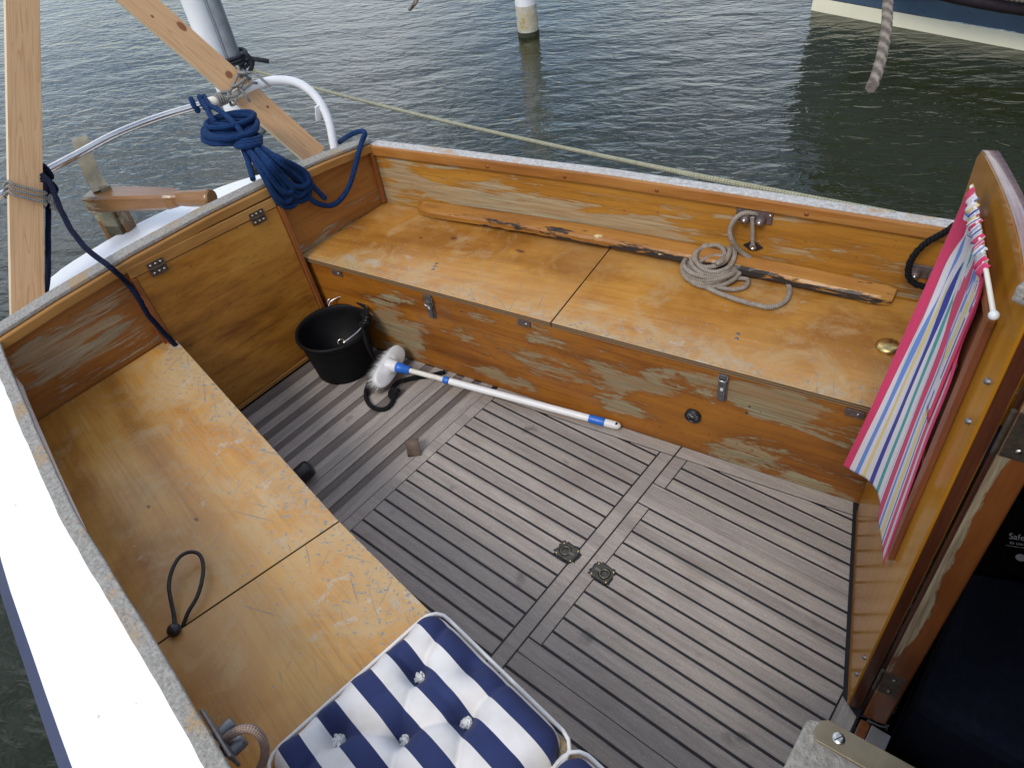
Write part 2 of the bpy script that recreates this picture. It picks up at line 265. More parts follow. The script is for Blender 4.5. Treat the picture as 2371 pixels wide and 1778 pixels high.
# ---------------------------------------------------------------- traced centre lines of the ropes and the rail (world metres)
PTS={
'rail':[[-1.2254,-0.6643,0.79],[-1.237,-0.5519,0.8],[-1.2552,-0.4275,0.802],[-1.2834,-0.2747,0.802],[-1.2637,-0.1284,0.802],[-1.2159,0.0081,0.8],[-1.1729,0.1155,0.8],[-1.1589,0.196,0.8]],
'turn0':[[-1.0296,0.0842,0.7514],[-1.0013,0.0586,0.7552],[-0.9828,0.0225,0.7605],[-0.9774,-0.0166,0.7661],[-0.986,-0.0514,0.7708],[-1.0067,-0.0754,0.7737],[-1.0359,-0.0843,0.7744],[-1.0678,-0.0765,0.7727],[-1.0964,-0.0531,0.7691],[-1.1159,-0.0181,0.7641],[-1.1221,0.0218,0.7587],[-1.1137,0.0586,0.7539],[-1.0921,0.0844,0.7507],[-1.062,0.0935,0.7497],[-1.0296,0.0842,0.7514]],
'turn1':[[-0.9726,0.0438,0.7502],[-0.9534,0.004,0.7553],[-0.95,-0.0367,0.761],[-0.9627,-0.0708,0.7662],[-0.9891,-0.0921,0.7699],[-1.0242,-0.0969,0.7715],[-1.0615,-0.084,0.7707],[-1.0938,-0.0555,0.7677],[-1.1144,-0.0164,0.763],[-1.1189,0.0257,0.7574],[-1.1061,0.0623,0.752],[-1.0785,0.0852,0.7479],[-1.0419,0.0895,0.746],[-1.0041,0.0745,0.7468],[-0.9726,0.0438,0.7502]],
'turn2':[[-0.9211,-0.0217,0.7498],[-0.9196,-0.0611,0.7554],[-0.9361,-0.0915,0.7608],[-0.9675,-0.1076,0.765],[-1.008,-0.1065,0.7672],[-1.0502,-0.0881,0.7671],[-1.0857,-0.0553,0.7648],[-1.1072,-0.0141,0.7605],[-1.1099,0.0274,0.7549],[-1.0929,0.0604,0.7492],[-1.0597,0.0776,0.7445],[-1.0174,0.0752,0.742],[-0.9749,0.0542,0.7422],[-0.9406,0.0194,0.745],[-0.9211,-0.0217,0.7498]],
'turn3':[[-0.9163,-0.0741,0.7557],[-0.9358,-0.1029,0.7612],[-0.9671,-0.1183,0.7649],[-1.0045,-0.1175,0.7661],[-1.0408,-0.1003,0.7647],[-1.0687,-0.0696,0.7608],[-1.0826,-0.031,0.7551],[-1.0791,0.0079,0.7487],[-1.0588,0.0388,0.7427],[-1.0259,0.0551,0.7386],[-0.9875,0.0532,0.7372],[-0.9513,0.0339,0.7389],[-0.9246,0.0015,0.7432],[-0.9122,-0.037,0.7493],[-0.9163,-0.0741,0.7557]],
'turn4':[[-0.9412,-0.0941,0.7615],[-0.969,-0.1065,0.7637],[-1.0,-0.1053,0.7631],[-1.028,-0.0907,0.7598],[-1.0476,-0.065,0.7543],[-1.0545,-0.0331,0.7478],[-1.0471,-0.0013,0.7414],[-1.027,0.0238,0.7364],[-0.9982,0.0367,0.7339],[-0.9668,0.0348,0.7345],[-0.9391,0.0187,0.738],[-0.9205,-0.008,0.7438],[-0.9144,-0.0398,0.7505],[-0.9217,-0.0704,0.7568],[-0.9412,-0.0941,0.7615]],
'turn5':[[-1.0522,-0.0404,0.7786],[-1.0821,-0.0367,0.7773],[-1.1084,-0.021,0.7734],[-1.1258,0.0037,0.7677],[-1.1305,0.0329,0.7613],[-1.1216,0.0606,0.7552],[-1.1008,0.0811,0.7509],[-1.0724,0.09,0.7492],[-1.0424,0.0855,0.7505],[-1.0166,0.0686,0.7545],[-1.0,0.0432,0.7605],[-0.9958,0.0143,0.7671],[-1.0046,-0.0123,0.773],[-1.0246,-0.0318,0.7771],[-1.0522,-0.0404,0.7786]],
'hangA':[[-1.2356,0.0299,0.8167],[-1.147,-0.0009,0.8074],[-1.1075,-0.0191,0.799],[-1.0606,-0.0361,0.7886],[-1.0497,-0.0361,0.7653]],
'hangB':[[-1.2319,0.0453,0.8146],[-1.1517,0.0132,0.8075],[-1.1061,0.0094,0.8068],[-1.0459,0.0024,0.7976],[-0.9904,-0.0091,0.7899],[-0.9505,-0.0173,0.7755],[-0.9085,-0.0309,0.7609]],
'wrap0':[[-0.9072,0.024,0.7256],[-0.8862,0.0058,0.732],[-0.8752,-0.0168,0.7386],[-0.8772,-0.0376,0.7434],[-0.8916,-0.0512,0.7452],[-0.9147,-0.0544,0.7436],[-0.9404,-0.0461,0.739],[-0.9618,-0.0285,0.7326],[-0.9731,-0.006,0.7262],[-0.9711,0.0154,0.7213],[-0.9563,0.0297,0.7194],[-0.9329,0.0329,0.7209],[-0.9072,0.024,0.7256]],
'wrap1':[[-0.8931,0.0128,0.7229],[-0.8723,-0.0053,0.7294],[-0.8615,-0.0277,0.736],[-0.8635,-0.0483,0.7408],[-0.8778,-0.0619,0.7426],[-0.9008,-0.0651,0.7409],[-0.9263,-0.0569,0.7363],[-0.9476,-0.0395,0.7299],[-0.9588,-0.0171,0.7235],[-0.9567,0.0041,0.7186],[-0.942,0.0184,0.7167],[-0.9187,0.0215,0.7182],[-0.8931,0.0128,0.7229]],
'wrap2':[[-0.8792,0.0016,0.7203],[-0.8585,-0.0163,0.7268],[-0.8478,-0.0385,0.7334],[-0.8499,-0.059,0.7382],[-0.8642,-0.0725,0.74],[-0.887,-0.0757,0.7383],[-0.9124,-0.0676,0.7336],[-0.9335,-0.0503,0.7273],[-0.9446,-0.0282,0.7208],[-0.9424,-0.0071,0.7159],[-0.9278,0.0071,0.714],[-0.9046,0.0103,0.7156],[-0.8792,0.0016,0.7203]],
'tailA':[[-0.9104,-0.0432,0.7313],[-0.8493,-0.0628,0.7177],[-0.76,-0.0951,0.6984],[-0.76,-0.0879,0.6408],[-0.76,-0.0799,0.5908],[-0.76,-0.0601,0.5572],[-0.76,-0.0259,0.5465],[-0.76,-0.0208,0.5679],[-0.76,-0.0409,0.6114],[-0.76,-0.0572,0.6775],[-0.8265,-0.0349,0.71],[-0.8971,-0.018,0.7262]],
'tailB':[[-0.9016,-0.0323,0.7283],[-0.7976,-0.0582,0.7045],[-0.76,-0.0618,0.6669],[-0.76,-0.0448,0.6199],[-0.76,-0.0269,0.5811],[-0.76,-0.0049,0.5497],[-0.76,0.0249,0.545],[-0.76,0.0464,0.5584],[-0.76,0.0445,0.5832],[-0.76,0.0199,0.6284],[-0.76,-0.0181,0.6912],[-0.8261,-0.0174,0.7086],[-0.89,-0.0093,0.7238]],
'tailC':[[-0.8731,-0.0315,0.7337],[-0.748,-0.0703,0.7176],[-0.748,-0.054,0.6628],[-0.748,-0.0403,0.6074],[-0.748,-0.0175,0.5794],[-0.748,0.0063,0.571],[-0.748,0.0263,0.5814],[-0.748,0.028,0.6141],[-0.748,-0.0013,0.6638],[-0.748,-0.0366,0.7116],[-0.8591,-0.0142,0.7289]],
'tailD':[[-0.8795,-0.0104,0.7295],[-0.826,-0.014,0.7166],[-0.752,-0.0148,0.704],[-0.752,0.0191,0.6599],[-0.752,0.0478,0.607],[-0.752,0.0687,0.5597],[-0.752,0.0915,0.5137]],
'tailE':[[-0.8904,-0.0471,0.737],[-0.7882,-0.0822,0.7143],[-0.75,-0.0923,0.6805],[-0.75,-0.0856,0.6291],[-0.75,-0.0697,0.5882],[-0.75,-0.0457,0.5728],[-0.75,-0.0324,0.5863],[-0.75,-0.0506,0.6414],[-0.75,-0.0703,0.7141],[-0.8729,-0.0255,0.7311]],
'lineout':[[-0.755,0.031,0.5501],[-0.755,0.0509,0.5193],[-0.755,0.0748,0.4966],[-0.755,0.1093,0.4773],[-0.755,0.1478,0.4776],[-0.755,0.1895,0.4964],[-0.755,0.2214,0.5238],[-0.755,0.2517,0.5588],[-0.755,0.2839,0.5994],[-0.7829,0.3296,0.615],[-0.7804,0.3468,0.632],[-0.804,0.3599,0.635],[-0.8434,0.3533,0.625],[-0.8971,0.3459,0.6],[-1.0352,0.4052,0.53]],
'lineback':[[-1.1767,0.3468,0.47],[-1.2136,0.3422,0.48],[-1.2621,0.3364,0.5],[-1.2685,0.321,0.54],[-1.2472,0.2854,0.6],[-1.184,0.2303,0.68]],
'dropline':[[-0.9139,-0.0475,0.7325],[-0.864,-0.0723,0.722],[-0.8114,-0.0996,0.711],[-0.76,-0.1309,0.6902]],
'navyA':[[-1.2043,-0.569,0.8],[-1.1647,-0.5715,0.795],[-1.1928,-0.5854,0.74],[-1.1608,-0.6287,0.69],[-1.1294,-0.6716,0.64],[-1.0814,-0.7248,0.585],[-1.0712,-0.7703,0.53]],
'navyB':[[-1.1933,-0.562,0.81],[-1.1319,-0.5713,0.795],[-1.04,-0.6038,0.765],[-0.9491,-0.6312,0.735],[-0.8553,-0.6472,0.71],[-0.7747,-0.6487,0.69],[-0.7166,-0.6458,0.672],[-0.765,-0.6198,0.5932],[-0.74,-0.6201,0.5476],[-0.735,-0.6222,0.4909],[-0.735,-0.6112,0.4209],[-0.73,-0.5964,0.3432],[-0.73,-0.5943,0.297]],
'bungee':[[0.1655,-1.1297,0.362],[0.1379,-1.1125,0.368],[0.1015,-1.0939,0.38],[0.0743,-1.0788,0.385],[0.0489,-1.0543,0.388],[0.0334,-1.0264,0.388],[0.0392,-1.0047,0.386],[0.0612,-0.9951,0.384],[0.0925,-1.005,0.382],[0.1248,-1.0299,0.38],[0.1463,-1.0586,0.375],[0.1577,-1.0918,0.368],[0.1686,-1.1249,0.362]],
'lead':[[0.592,0.6059,0.548],[0.5731,0.5922,0.553],[0.5543,0.5768,0.553],[0.5388,0.5606,0.535],[0.5334,0.5544,0.505],[0.544,0.553,0.475],[0.5619,0.5781,0.43],[0.5941,0.5917,0.405],[0.6346,0.601,0.39],[0.6839,0.5994,0.375],[0.7172,0.5774,0.366],[0.7361,0.5383,0.365],[0.7403,0.4956,0.365],[0.7192,0.4562,0.365],[0.6762,0.446,0.365],[0.6365,0.4415,0.366],[0.6062,0.4304,0.37]],
'scup':[[0.5838,0.5799,0.5476],[0.5889,0.5808,0.5112],[0.592,0.5814,0.4813],[0.5941,0.5817,0.4616]],
'floorrope':[[-0.686,-0.0849,0.01],[-0.6363,-0.111,0.01],[-0.5015,-0.1189,0.01],[-0.3917,-0.2179,0.008],[-0.3431,-0.2464,0.008],[-0.2975,-0.2489,0.008],[-0.2732,-0.2282,0.008],[-0.2775,-0.1954,0.009],[-0.3008,-0.1656,0.012],[-0.3224,-0.149,0.014],[-0.3316,-0.1166,0.01],[-0.3115,-0.0793,0.008],[-0.2644,-0.0331,0.008],[-0.2266,0.0157,0.008]],
'dangle':[[0.8729,0.3553,1.24],[0.9041,0.2735,1.22],[0.9287,0.2077,1.205],[0.9452,0.1571,1.19],[0.957,0.1154,1.18],[0.9663,0.0753,1.17],[0.9711,0.0454,1.165]],
'tip':[[0.1614,-0.1163,1.3],[0.1639,-0.1312,1.28],[0.1539,-0.1333,1.27],[0.1378,-0.132,1.26]],
'cleatloop':[[0.5733,-1.1957,0.53],[0.5766,-1.1855,0.56],[0.591,-1.1688,0.58],[0.6063,-1.1513,0.585],[0.6192,-1.1455,0.57],[0.6236,-1.1513,0.54],[0.6206,-1.1642,0.51],[0.6102,-1.1809,0.47]],
}
# ---------------------------------------------------------------- materials
def scuff(nrm, c0, span, k=1.0, kn=(), gy=()):
    def ex(g, V, c, ro, h):
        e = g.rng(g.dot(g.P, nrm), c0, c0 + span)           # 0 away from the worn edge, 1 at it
        inn = g.math('MULTIPLY', g.math('SUBTRACT', 1.0, g.math('POWER', e, .6)), g.rng(g.noise(V, 3.5, 4, .6), .38, .60))  # deeper brown away from that edge, broken up by noise
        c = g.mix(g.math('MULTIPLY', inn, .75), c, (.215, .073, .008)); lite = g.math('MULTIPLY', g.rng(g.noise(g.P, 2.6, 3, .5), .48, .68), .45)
        c = g.mix(lite, c, (.50, .285, .105))
        e = g.math('POWER', e, 1.6)
        n1 = g.noise(V, 7, 8, 0.70, 0.6)
        pale = g.rng(g.math('ADD', n1, g.math('MULTIPLY', e, 0.17 * k)), 0.53, 0.72)
        c = g.mix(g.math('MULTIPLY', pale, 0.72), c, (.47, .335, .165))
        big = g.rng(g.math('ADD', g.noise(g.P, 16, 7, 0.72, 0.4), g.math('MULTIPLY', e, 0.10 * k)), 0.675, 0.70)
        c = g.mix(g.math('MULTIPLY', big, 0.5), c, (.44, .40, .33))
        n2 = g.noise(g.vmap(g.P, (1, 1.3, 1)), 82, 3, 0.6, 0.5)
        f2 = g.math('ADD', n2, g.math('MULTIPLY', e, 0.10 * k))
        bare = g.rng(f2, 0.66, 0.69)
        c = g.mix(g.math('MULTIPLY', bare, 0.55), c, (.42, .37, .27))
        fl = g.rng(f2, 0.695, 0.715)
        c = g.mix(g.math('MULTIPLY', fl, 0.85), c, (.20, .182, .16))
        dust = g.rng(g.noise(g.P, 210, 2, 0.5), 0.70, 0.74); c = g.mix(g.math('MULTIPLY', dust, 0.6), c, (.10, .07, .05))
        for a in (0.5, -0.35, 1.2):
            s1 = g.noise(g.vmap(g.P, (5, 130, 5), (0, 0, a), (a * 9, 0, 0)), 1.0, 2, 0.5)
            sm = g.rng(g.math('ADD', s1, g.math('MULTIPLY', e, 0.05 * k)), 0.735, 0.755)
            c = g.mix(g.math('MULTIPLY', sm, 0.7), c, (.20, .18, .15))
        if kn: c = g.mix(g.rng(g.spots(kn), .05, .5, 0, .85), c, (.09, .03, .012))
        if gy: c = g.mix(g.rng(g.math('ADD', g.spots(gy), g.math('MULTIPLY', g.math('SUBTRACT', g.noise(V, 42, 8, .78, .3), .5), 2.6)), .25, .75, 0, .62), c, (.40, .36, .28))
        ro = g.math('ADD', ro, g.math('MULTIPLY', pale, 0.12))
        h = g.math('SUBTRACT', h, g.math('MULTIPLY', g.math('ADD', bare, fl), 0.8))
        return c, ro, h
    return ex
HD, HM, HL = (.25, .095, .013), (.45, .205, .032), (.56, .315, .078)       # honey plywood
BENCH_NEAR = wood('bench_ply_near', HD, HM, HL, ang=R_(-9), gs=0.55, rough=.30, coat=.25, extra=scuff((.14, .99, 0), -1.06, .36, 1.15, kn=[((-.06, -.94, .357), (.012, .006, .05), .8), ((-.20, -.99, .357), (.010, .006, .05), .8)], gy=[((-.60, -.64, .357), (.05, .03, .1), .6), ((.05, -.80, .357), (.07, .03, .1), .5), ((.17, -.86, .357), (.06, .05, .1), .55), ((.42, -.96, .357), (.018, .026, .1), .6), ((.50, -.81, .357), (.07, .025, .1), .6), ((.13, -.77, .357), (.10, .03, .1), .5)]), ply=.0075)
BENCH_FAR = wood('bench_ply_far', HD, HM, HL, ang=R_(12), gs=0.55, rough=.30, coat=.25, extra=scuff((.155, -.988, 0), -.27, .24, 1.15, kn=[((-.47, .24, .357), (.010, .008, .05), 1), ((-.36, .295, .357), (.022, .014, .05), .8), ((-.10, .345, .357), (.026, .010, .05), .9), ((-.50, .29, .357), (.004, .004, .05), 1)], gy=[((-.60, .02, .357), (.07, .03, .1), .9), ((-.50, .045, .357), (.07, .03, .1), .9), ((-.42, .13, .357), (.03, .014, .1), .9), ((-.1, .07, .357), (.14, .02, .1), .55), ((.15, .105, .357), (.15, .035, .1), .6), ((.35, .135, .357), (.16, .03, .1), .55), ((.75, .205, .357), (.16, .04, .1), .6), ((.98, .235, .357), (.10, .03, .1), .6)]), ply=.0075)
FR = ((.11, .032, .006), (.30, .105, .011), (.39, .165, .020))
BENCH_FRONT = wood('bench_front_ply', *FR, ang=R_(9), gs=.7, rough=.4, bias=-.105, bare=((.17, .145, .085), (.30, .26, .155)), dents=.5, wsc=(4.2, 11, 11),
    spots=[((-.42, .0, .2), (.16, .3, .26), .23), ((-.33, .01, .14), (.12, .3, .12), .12), ((.0, .07, .17), (.28, .3, .17), .13), ((.33, .12, .20), (.30, .3, .13), .20), ((.40, .13, .09), (.26, .3, .08), .15), ((.86, .2, .27), (.28, .3, .10), .16), ((.55, .15, .26), (.22, .3, .09), .12), ((.95, .22, .02), (.35, .3, .10), .20), ((-.05, .06, .06), (.2, .3, .05), .10)])
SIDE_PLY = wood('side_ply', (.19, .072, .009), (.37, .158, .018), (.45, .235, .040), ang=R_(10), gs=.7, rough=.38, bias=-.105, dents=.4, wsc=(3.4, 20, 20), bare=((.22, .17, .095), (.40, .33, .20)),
    spots=[((-.45, .42, .44), (.55, .4, .14), .25), ((-.1, .48, .43), (.5, .4, .10), .17), ((.28, .55, .46), (.35, .4, .10), .14), ((.75, .63, .42), (.5, .4, .08), .12), ((-.7, .38, .5), (.14, .3, .2), .05), ((1.0, .67, .40), (.25, .3, .06), .10)])
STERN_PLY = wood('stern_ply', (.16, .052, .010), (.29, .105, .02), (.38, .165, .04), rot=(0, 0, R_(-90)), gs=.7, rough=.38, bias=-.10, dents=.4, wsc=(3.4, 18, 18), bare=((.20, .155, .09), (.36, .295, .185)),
    spots=[((-.78, -.74, .46), (.4, .24, .15), .21), ((-.78, -.92, .5), (.4, .2, .14), .17), ((-.78, .2, .37), (.4, .2, .06), .12)])
HATCH_PLY = wood('hatch_ply', (.14, .045, .007), (.37, .150, .020), (.48, .245, .046), rot=(0, R_(-14), R_(-82)), gs=.85, rough=.36, bias=-.2, wear=True, spots=[((-.76, -.5, .5), (.3, .1, .06), .12)], dents=.5)
TRIM = wood('trim_honey', (.20, .085, .018), (.365, .175, .045), (.47, .265, .085), rot=(0, 0, R_(-90)), rough=.36, bias=-.16, wear=True)
TRIM_U = wood('moulding_honey', (.17, .058, .012), (.33, .13, .026), (.43, .215, .058), ang=R_(10), rough=.36, bias=-.14, wear=True)
TRIM_D = wood('trim_brown', (.12, .035, .01), (.24, .075, .02), (.33, .12, .03), rot=(0, R_(90), 0), rough=.4)
def weathered(name, a, b, tan, sc=1.0, tanbias=0.0, ang=0.0):
    g = G(name); n1 = g.noise(g.P, 75 * sc, 6, 0.72); n2 = g.noise(g.P, 9, 4, 0.6); n3 = g.noise(g.vmap(g.P, (1, 1, 1), (0, 0, .7)), 190, 4, 0.7)
    c = g.mix(g.rng(n1, 0.34, 0.62), a, b)
    c = g.mix(g.rng(n3, 0.60, 0.68, 0, .75), c, tuple(q * .45 for q in a))
    c = g.mix(g.math('MULTIPLY', g.rng(g.math('ADD', n2, tanbias), 0.58, 0.68), g.rng(n1, .45, .5)), c, tan)
    return g.done(c, .85, g.bump(g.math('ADD', n1, n3), 1.0, .004))
RIM = weathered('rim_weathered', (.225, .210, .185), (.43, .405, .36), (.42, .28, .14), 1.7, .03)
RIM_FAR = weathered('rim_weathered_pale', (.37, .355, .33), (.62, .60, .57), (.47, .29, .13), tanbias=.03)
GREYWOOD = weathered('grey_timber', (.22, .20, .17), (.38, .355, .31), (.30, .25, .18))
def teak(name, axis, w, off, base=(.312, .278, .246), tint=None):
    g = G(name); x = g.sepx(g.P)
    idx = g.math('FLOOR', g.math('DIVIDE', g.math('ADD', x[1 if axis == 'u' else 0], off), w))
    rnd = g.n('TexWhiteNoise', {'W': idx}, noise_dimensions='1D').outputs['Value']
    sc = (5, 60, 60) if axis == 'u' else (60, 5, 60)
    shift = g.n('CombineXYZ', {0: g.math('MULTIPLY', rnd, 7.0), 1: g.math('MULTIPLY', rnd, 3.0)}).outputs[0]
    V = g.n('VectorMath', {0: g.P, 1: shift}, operation='ADD').outputs[0]
    st = g.noise(g.vmap(V, sc), 1.0, 6, 0.7, 0.2)
    fi = g.noise(g.vmap(V, tuple(q * 5 for q in sc)), 1.0, 3, 0.65)
    sp = g.noise(g.P, 180, 3, 0.7)
    c = g.mix(g.rng(st, 0.30, 0.72), tuple(q * .78 for q in base), tuple(q * 1.20 for q in base))
    c = g.mix(g.rng(fi, 0.32, 0.5, .38, 0), c, tuple(q * .5 for q in base))
    c = g.mix(g.rng(sp, 0.56, 0.7, 0, .5), c, tuple(q * 1.7 for q in base))
    c = g.mix(1.0, c, g.ramp(rnd, [(0, (.87, .86, .86)), (.5, (1, .99, .98)), (1, (1.14, 1.12, 1.10))]), 'MULTIPLY')
    sta = g.rng(g.noise(g.P, 7.5, 3, 0.5), 0.67, 0.75, 0, .6)
    c = g.mix(sta, c, (.045, .035, .03))
    brn = g.rng(g.noise(g.P, 3.2, 4, 0.6), 0.56, 0.72, 0, .35)
    c = g.mix(brn, c, (.17, .125, .095))
    if tint: c = g.mix(1.0, c, tint, 'MULTIPLY')
    return g.done(c, .72, g.bump(g.math('ADD', fi, g.math('MULTIPLY', st, .6)), .35, .0015))
TEAK_U = teak('teak_lengthwise', 'u', .045, 10.0)
TEAK_F = teak('teak_forward', 'u', .045, 10.0 - .0879)
TEAK_V = teak('teak_athwart', 'v', .031, 10.0)
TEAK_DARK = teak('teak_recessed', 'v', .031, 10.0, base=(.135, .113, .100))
CAULK = plain('caulk', (.009, .009, .012), .6)
WHITE = plain('white_gelcoat', (.84, .85, .86), .32, var=.015, vs=6, speck=(.35, .33, .30))
NAVY = plain('navy_topside', (.035, .045, .10), .3, var=.15, vs=4)
STEEL = plain('stainless', (.62, .60, .58), .22, 1.0, var=.12, vs=18)
DULL = plain('dull_steel', (.20, .20, .205), .45, .8, var=.3, vs=60)
DARKMETAL = plain('tarnished_metal', (.11, .085, .065), .48, .7, var=.4, vs=70, bump=.2)
PURPLEMETAL = plain('anodised_cleat', (.15, .115, .11), .5, .5, var=.3, vs=60, bump=.15)
RINGM = plain('bronze_ring', (.16, .15, .12), .35, .8, var=.2, vs=90)
BRONZE = plain('bronze_patina', (.075, .07, .055), .45, .6, var=.4, vs=90)
BRASS = plain('brass', (.62, .45, .18), .3, 1.0, var=.3, vs=90, bump=.3)
AGEDBRASS = plain('aged_brass', (.27, .22, .14), .42, .75, var=.22, vs=14, bump=.1)
SCREW = plain('screw_metal', (.62, .60, .56), .3, 1.0, var=.2, vs=200)
BLACKRUB = plain('black_rubber', (.004, .004, .0045), .6, spec=.2, var=.3, vs=12)
BLACKP = plain('black_plastic', (.014, .014, .017), .35, var=.2)
WHITEP = plain('white_plastic', (.66, .66, .65), .45, var=.08, vs=30)
CREAMP = plain('cream_rod', (.72, .68, .58), .4, var=.05)
BLUEP = plain('blue_plastic', (.018, .13, .52), .35, var=.08)
WHITEPAINT = plain('white_tube_paint', (.74, .75, .76), .35, var=.05, vs=12, bump=.05)
def pine(knots=()):
    g = G('pine'); V = g.P; y = g.sepx(V)
    rings = g.noise(g.vmap(V, (1.3, 26, 9)), 1.0, 3, 0.45, 0.9)
    band = g.math('FRACT', g.math('MULTIPLY', rings, 9.0))
    c = g.mix(g.rng(band, 0.55, 1.0), (.56, .345, .175), (.46, .255, .115))
    fi = g.noise(g.vmap(V, (6, 200, 200)), 1.0, 3, .6)
    c = g.mix(g.rng(fi, .35, .55, .25, 0), c, (.36, .18, .07))
    vo = g.n('TexVoronoi', {'Vector': g.vmap(V, (1.1, 7, 5)), 'Scale': 1.0}).outputs['Distance']
    c = g.mix(g.rng(vo, .07, .10, .85, 0), c, (.22, .085, .03))
    if knots: c = g.mix(g.rng(g.spots(knots), .02, .30), c, (.22, .08, .025))
    ny = g.sepx(g.tc.outputs['Normal'])[1]; c = g.mix(g.rng(g.math('ABSOLUTE', ny), .6, .8, 0, .8), c, (.66, .56, .38))  # narrow edges paler: the lit side of the boards put into the colour
    return g.done(c, .6, g.bump(fi, .2, .001))
PINE = pine()
PINE_K = pine([((.405, -.012, 0), (.016, .014, .2), 1.0), ((.60, -.030, 0), (.022, .012, .2), 1.0), ((.68, .012, 0), (.007, .005, .2), 1.0), ((.245, -.018, 0), (.007, .006, .2), 1.0)])
PINE_EDGE = plain('pine_edge', (.72, .55, .32), .65, var=.1)
BLUE_ROPE = rope_mat('blue_rope', (.002, .011, .050), (.014, .062, .185), per=.011, n=5)
NAVY_ROPE = rope_mat('navy_rope', (.002, .003, .010), (.006, .011, .042), 'twist', per=.02, n=3)
LIGHTBLUE_ROPE = rope_mat('light_blue_line', (.05, .16, .36), (.12, .30, .55), per=.01, n=5)
TAN_ROPE = rope_mat('tan_rope', (.13, .10, .075), (.42, .35, .28), per=.014, n=4)
GREY_ROPE = rope_mat('grey_rope', (.17, .14, .11), (.47, .41, .34), per=.010, n=4)
LASH_ROPE = rope_mat('lashing_cord', (.10, .095, .09), (.46, .44, .41), per=.011, n=3)
PINK_ROPE = rope_mat('pinkish_tan_rope', (.20, .135, .105), (.50, .37, .30), per=.007, n=6)
BLACK_ROPE = rope_mat('black_rope', (.004, .004, .005), (.016, .016, .018), 'twist', per=.02, n=3)
GREEN_ROPE = rope_mat('algae_rope', (.20, .20, .115), (.50, .49, .38), per=.02, n=4)
HANG_ROPE = rope_mat('laid_rope', (.11, .09, .07), (.32, .27, .22), 'twist', per=.055, n=2)
def door_mat():
    g = G('amber_varnish'); V = g.P
    big = g.noise(g.vmap(V, (4, 1, 1.2)), 1.0, 5, .6, .6); st = g.noise(g.vmap(V, (50, 10, 3)), 1.0, 5, .6)
    c = g.ramp(g.math('ADD', g.math('MULTIPLY', big, .7), g.math('MULTIPLY', st, .3)), [(.3, (.27, .10, .006)), (.55, (.40, .17, .012)), (.75, (.48, .23, .028))])
    return g.done(c, .14, g.bump(g.noise(V, 6, 2), .03, .004), IOR=1.22)
DOOR = door_mat()
MAHOG = wood('mahogany', (.09, .022, .010), (.21, .065, .028), (.30, .11, .05), rot=(0, R_(90), 0), rough=.4, coat=.3)
DOOREDGE = wood('door_edge', (.03, .008, .004), (.075, .022, .010), (.11, .035, .015), rot=(0, R_(90), 0), rough=.35, coat=.4)
JAMB = wood('jamb_varnish', (.10, .027, .007), (.20, .060, .012), (.26, .095, .022), rot=(0, R_(90), 0), rough=.4, coat=.3, bias=-.2, wear=True, bare=((.13, .10, .06), (.32, .27, .17)), wsc=(5, 24, 24), spots=[((1.326, -.31, .55), (.022, .2, .7), .5)])
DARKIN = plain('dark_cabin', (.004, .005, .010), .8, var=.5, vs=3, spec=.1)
# ---------------------------------------------------------------- water (setting)
def water():
    g = G('harbour_water'); V = g.P
    a = g.noise(g.vmap(V, (1.7, 3.6, 1), (0, 0, R_(-28))), 1.0, 2, .5, .5)
    calm = g.rng(g.noise(V, .45, 2, .5), .35, .65, .62, 1.12)
    b = g.math('MULTIPLY', calm, g.noise(g.vmap(V, (6.8, 13.5, 1), (0, 0, R_(-22))), 1.0, 3, .5, .7))
    c2 = g.noise(g.vmap(V, (14, 26, 1), (0, 0, R_(-35))), 1.0, 2, .5, .3)
    h = g.math('ADD', g.math('ADD', g.math('MULTIPLY', a, 1.0), g.math('MULTIPLY', b, .60)), g.math('MULTIPLY', c2, .10))
    col = g.mix(g.rng(g.noise(V, .6, 3), .35, .65), (.016, .019, .006), (.022, .025, .009))
    return g.done(col, .035, g.bump(h, 1.0, .0195), IOR=1.40)
m = MB(); m.add([(-300, -300, -.25), (300, -300, -.25), (300, 300, -.25), (-300, 300, -.25)], [[0, 1, 2, 3]])
tag(m.build('water', water()), kind='structure')
# ---------------------------------------------------------------- the boat
boat = empty('sailing_boat', 'wooden sailing boat with an open varnished cockpit, grey teak sole and white decks', 'boat')
def strip(mb, A, B, dz, smooth=False):        # solid band between two polylines of (x, y, ztop)
    n = len(A); vs = list(A) + list(B) + [(p[0], p[1], p[2] - dz) for p in A] + [(p[0], p[1], p[2] - dz) for p in B]
    fs = []
    for i in range(n - 1):
        fs += [[i, i + 1, n + i + 1, n + i], [2 * n + i, 3 * n + i, 3 * n + i + 1, 2 * n + i + 1], [i, 2 * n + i, 2 * n + i + 1, i + 1], [n + i, n + i + 1, 3 * n + i + 1, 3 * n + i]]
    fs += [[0, n, 3 * n, 2 * n], [n - 1, 3 * n - 1, 4 * n - 1, 2 * n - 1]]
    return mb.add(vs, fs, smooth)
def resample(P, n):
    P = [Vector(p) for p in P]; L = [0.0]
    for a, b in zip(P, P[1:]): L.append(L[-1] + (b - a).length)
    out = []
    for k in range(n):
        t = L[-1] * k / (n - 1); i = 0
        while i < len(P) - 2 and L[i + 1] < t: i += 1
        out.append(P[i].lerp(P[i + 1], (t - L[i]) / max(1e-9, L[i + 1] - L[i])))
    return out
fl = lambda u: .0589 + .1549 * (u + .043)                 # port bench front
wl = lambda u: .361 + .1757 * (u + .787)                  # port coaming inside
sb = [(-.790, -.970), (-.722, -.986), (-.36, -1.058), (-.01, -1.122), (.40, -1.169), (.64, -1.200), (1.0, -1.238), (1.45, -1.285)]
sbf = lambda u: float(np.interp(u, [p[0] for p in sb], [p[1] for p in sb]))
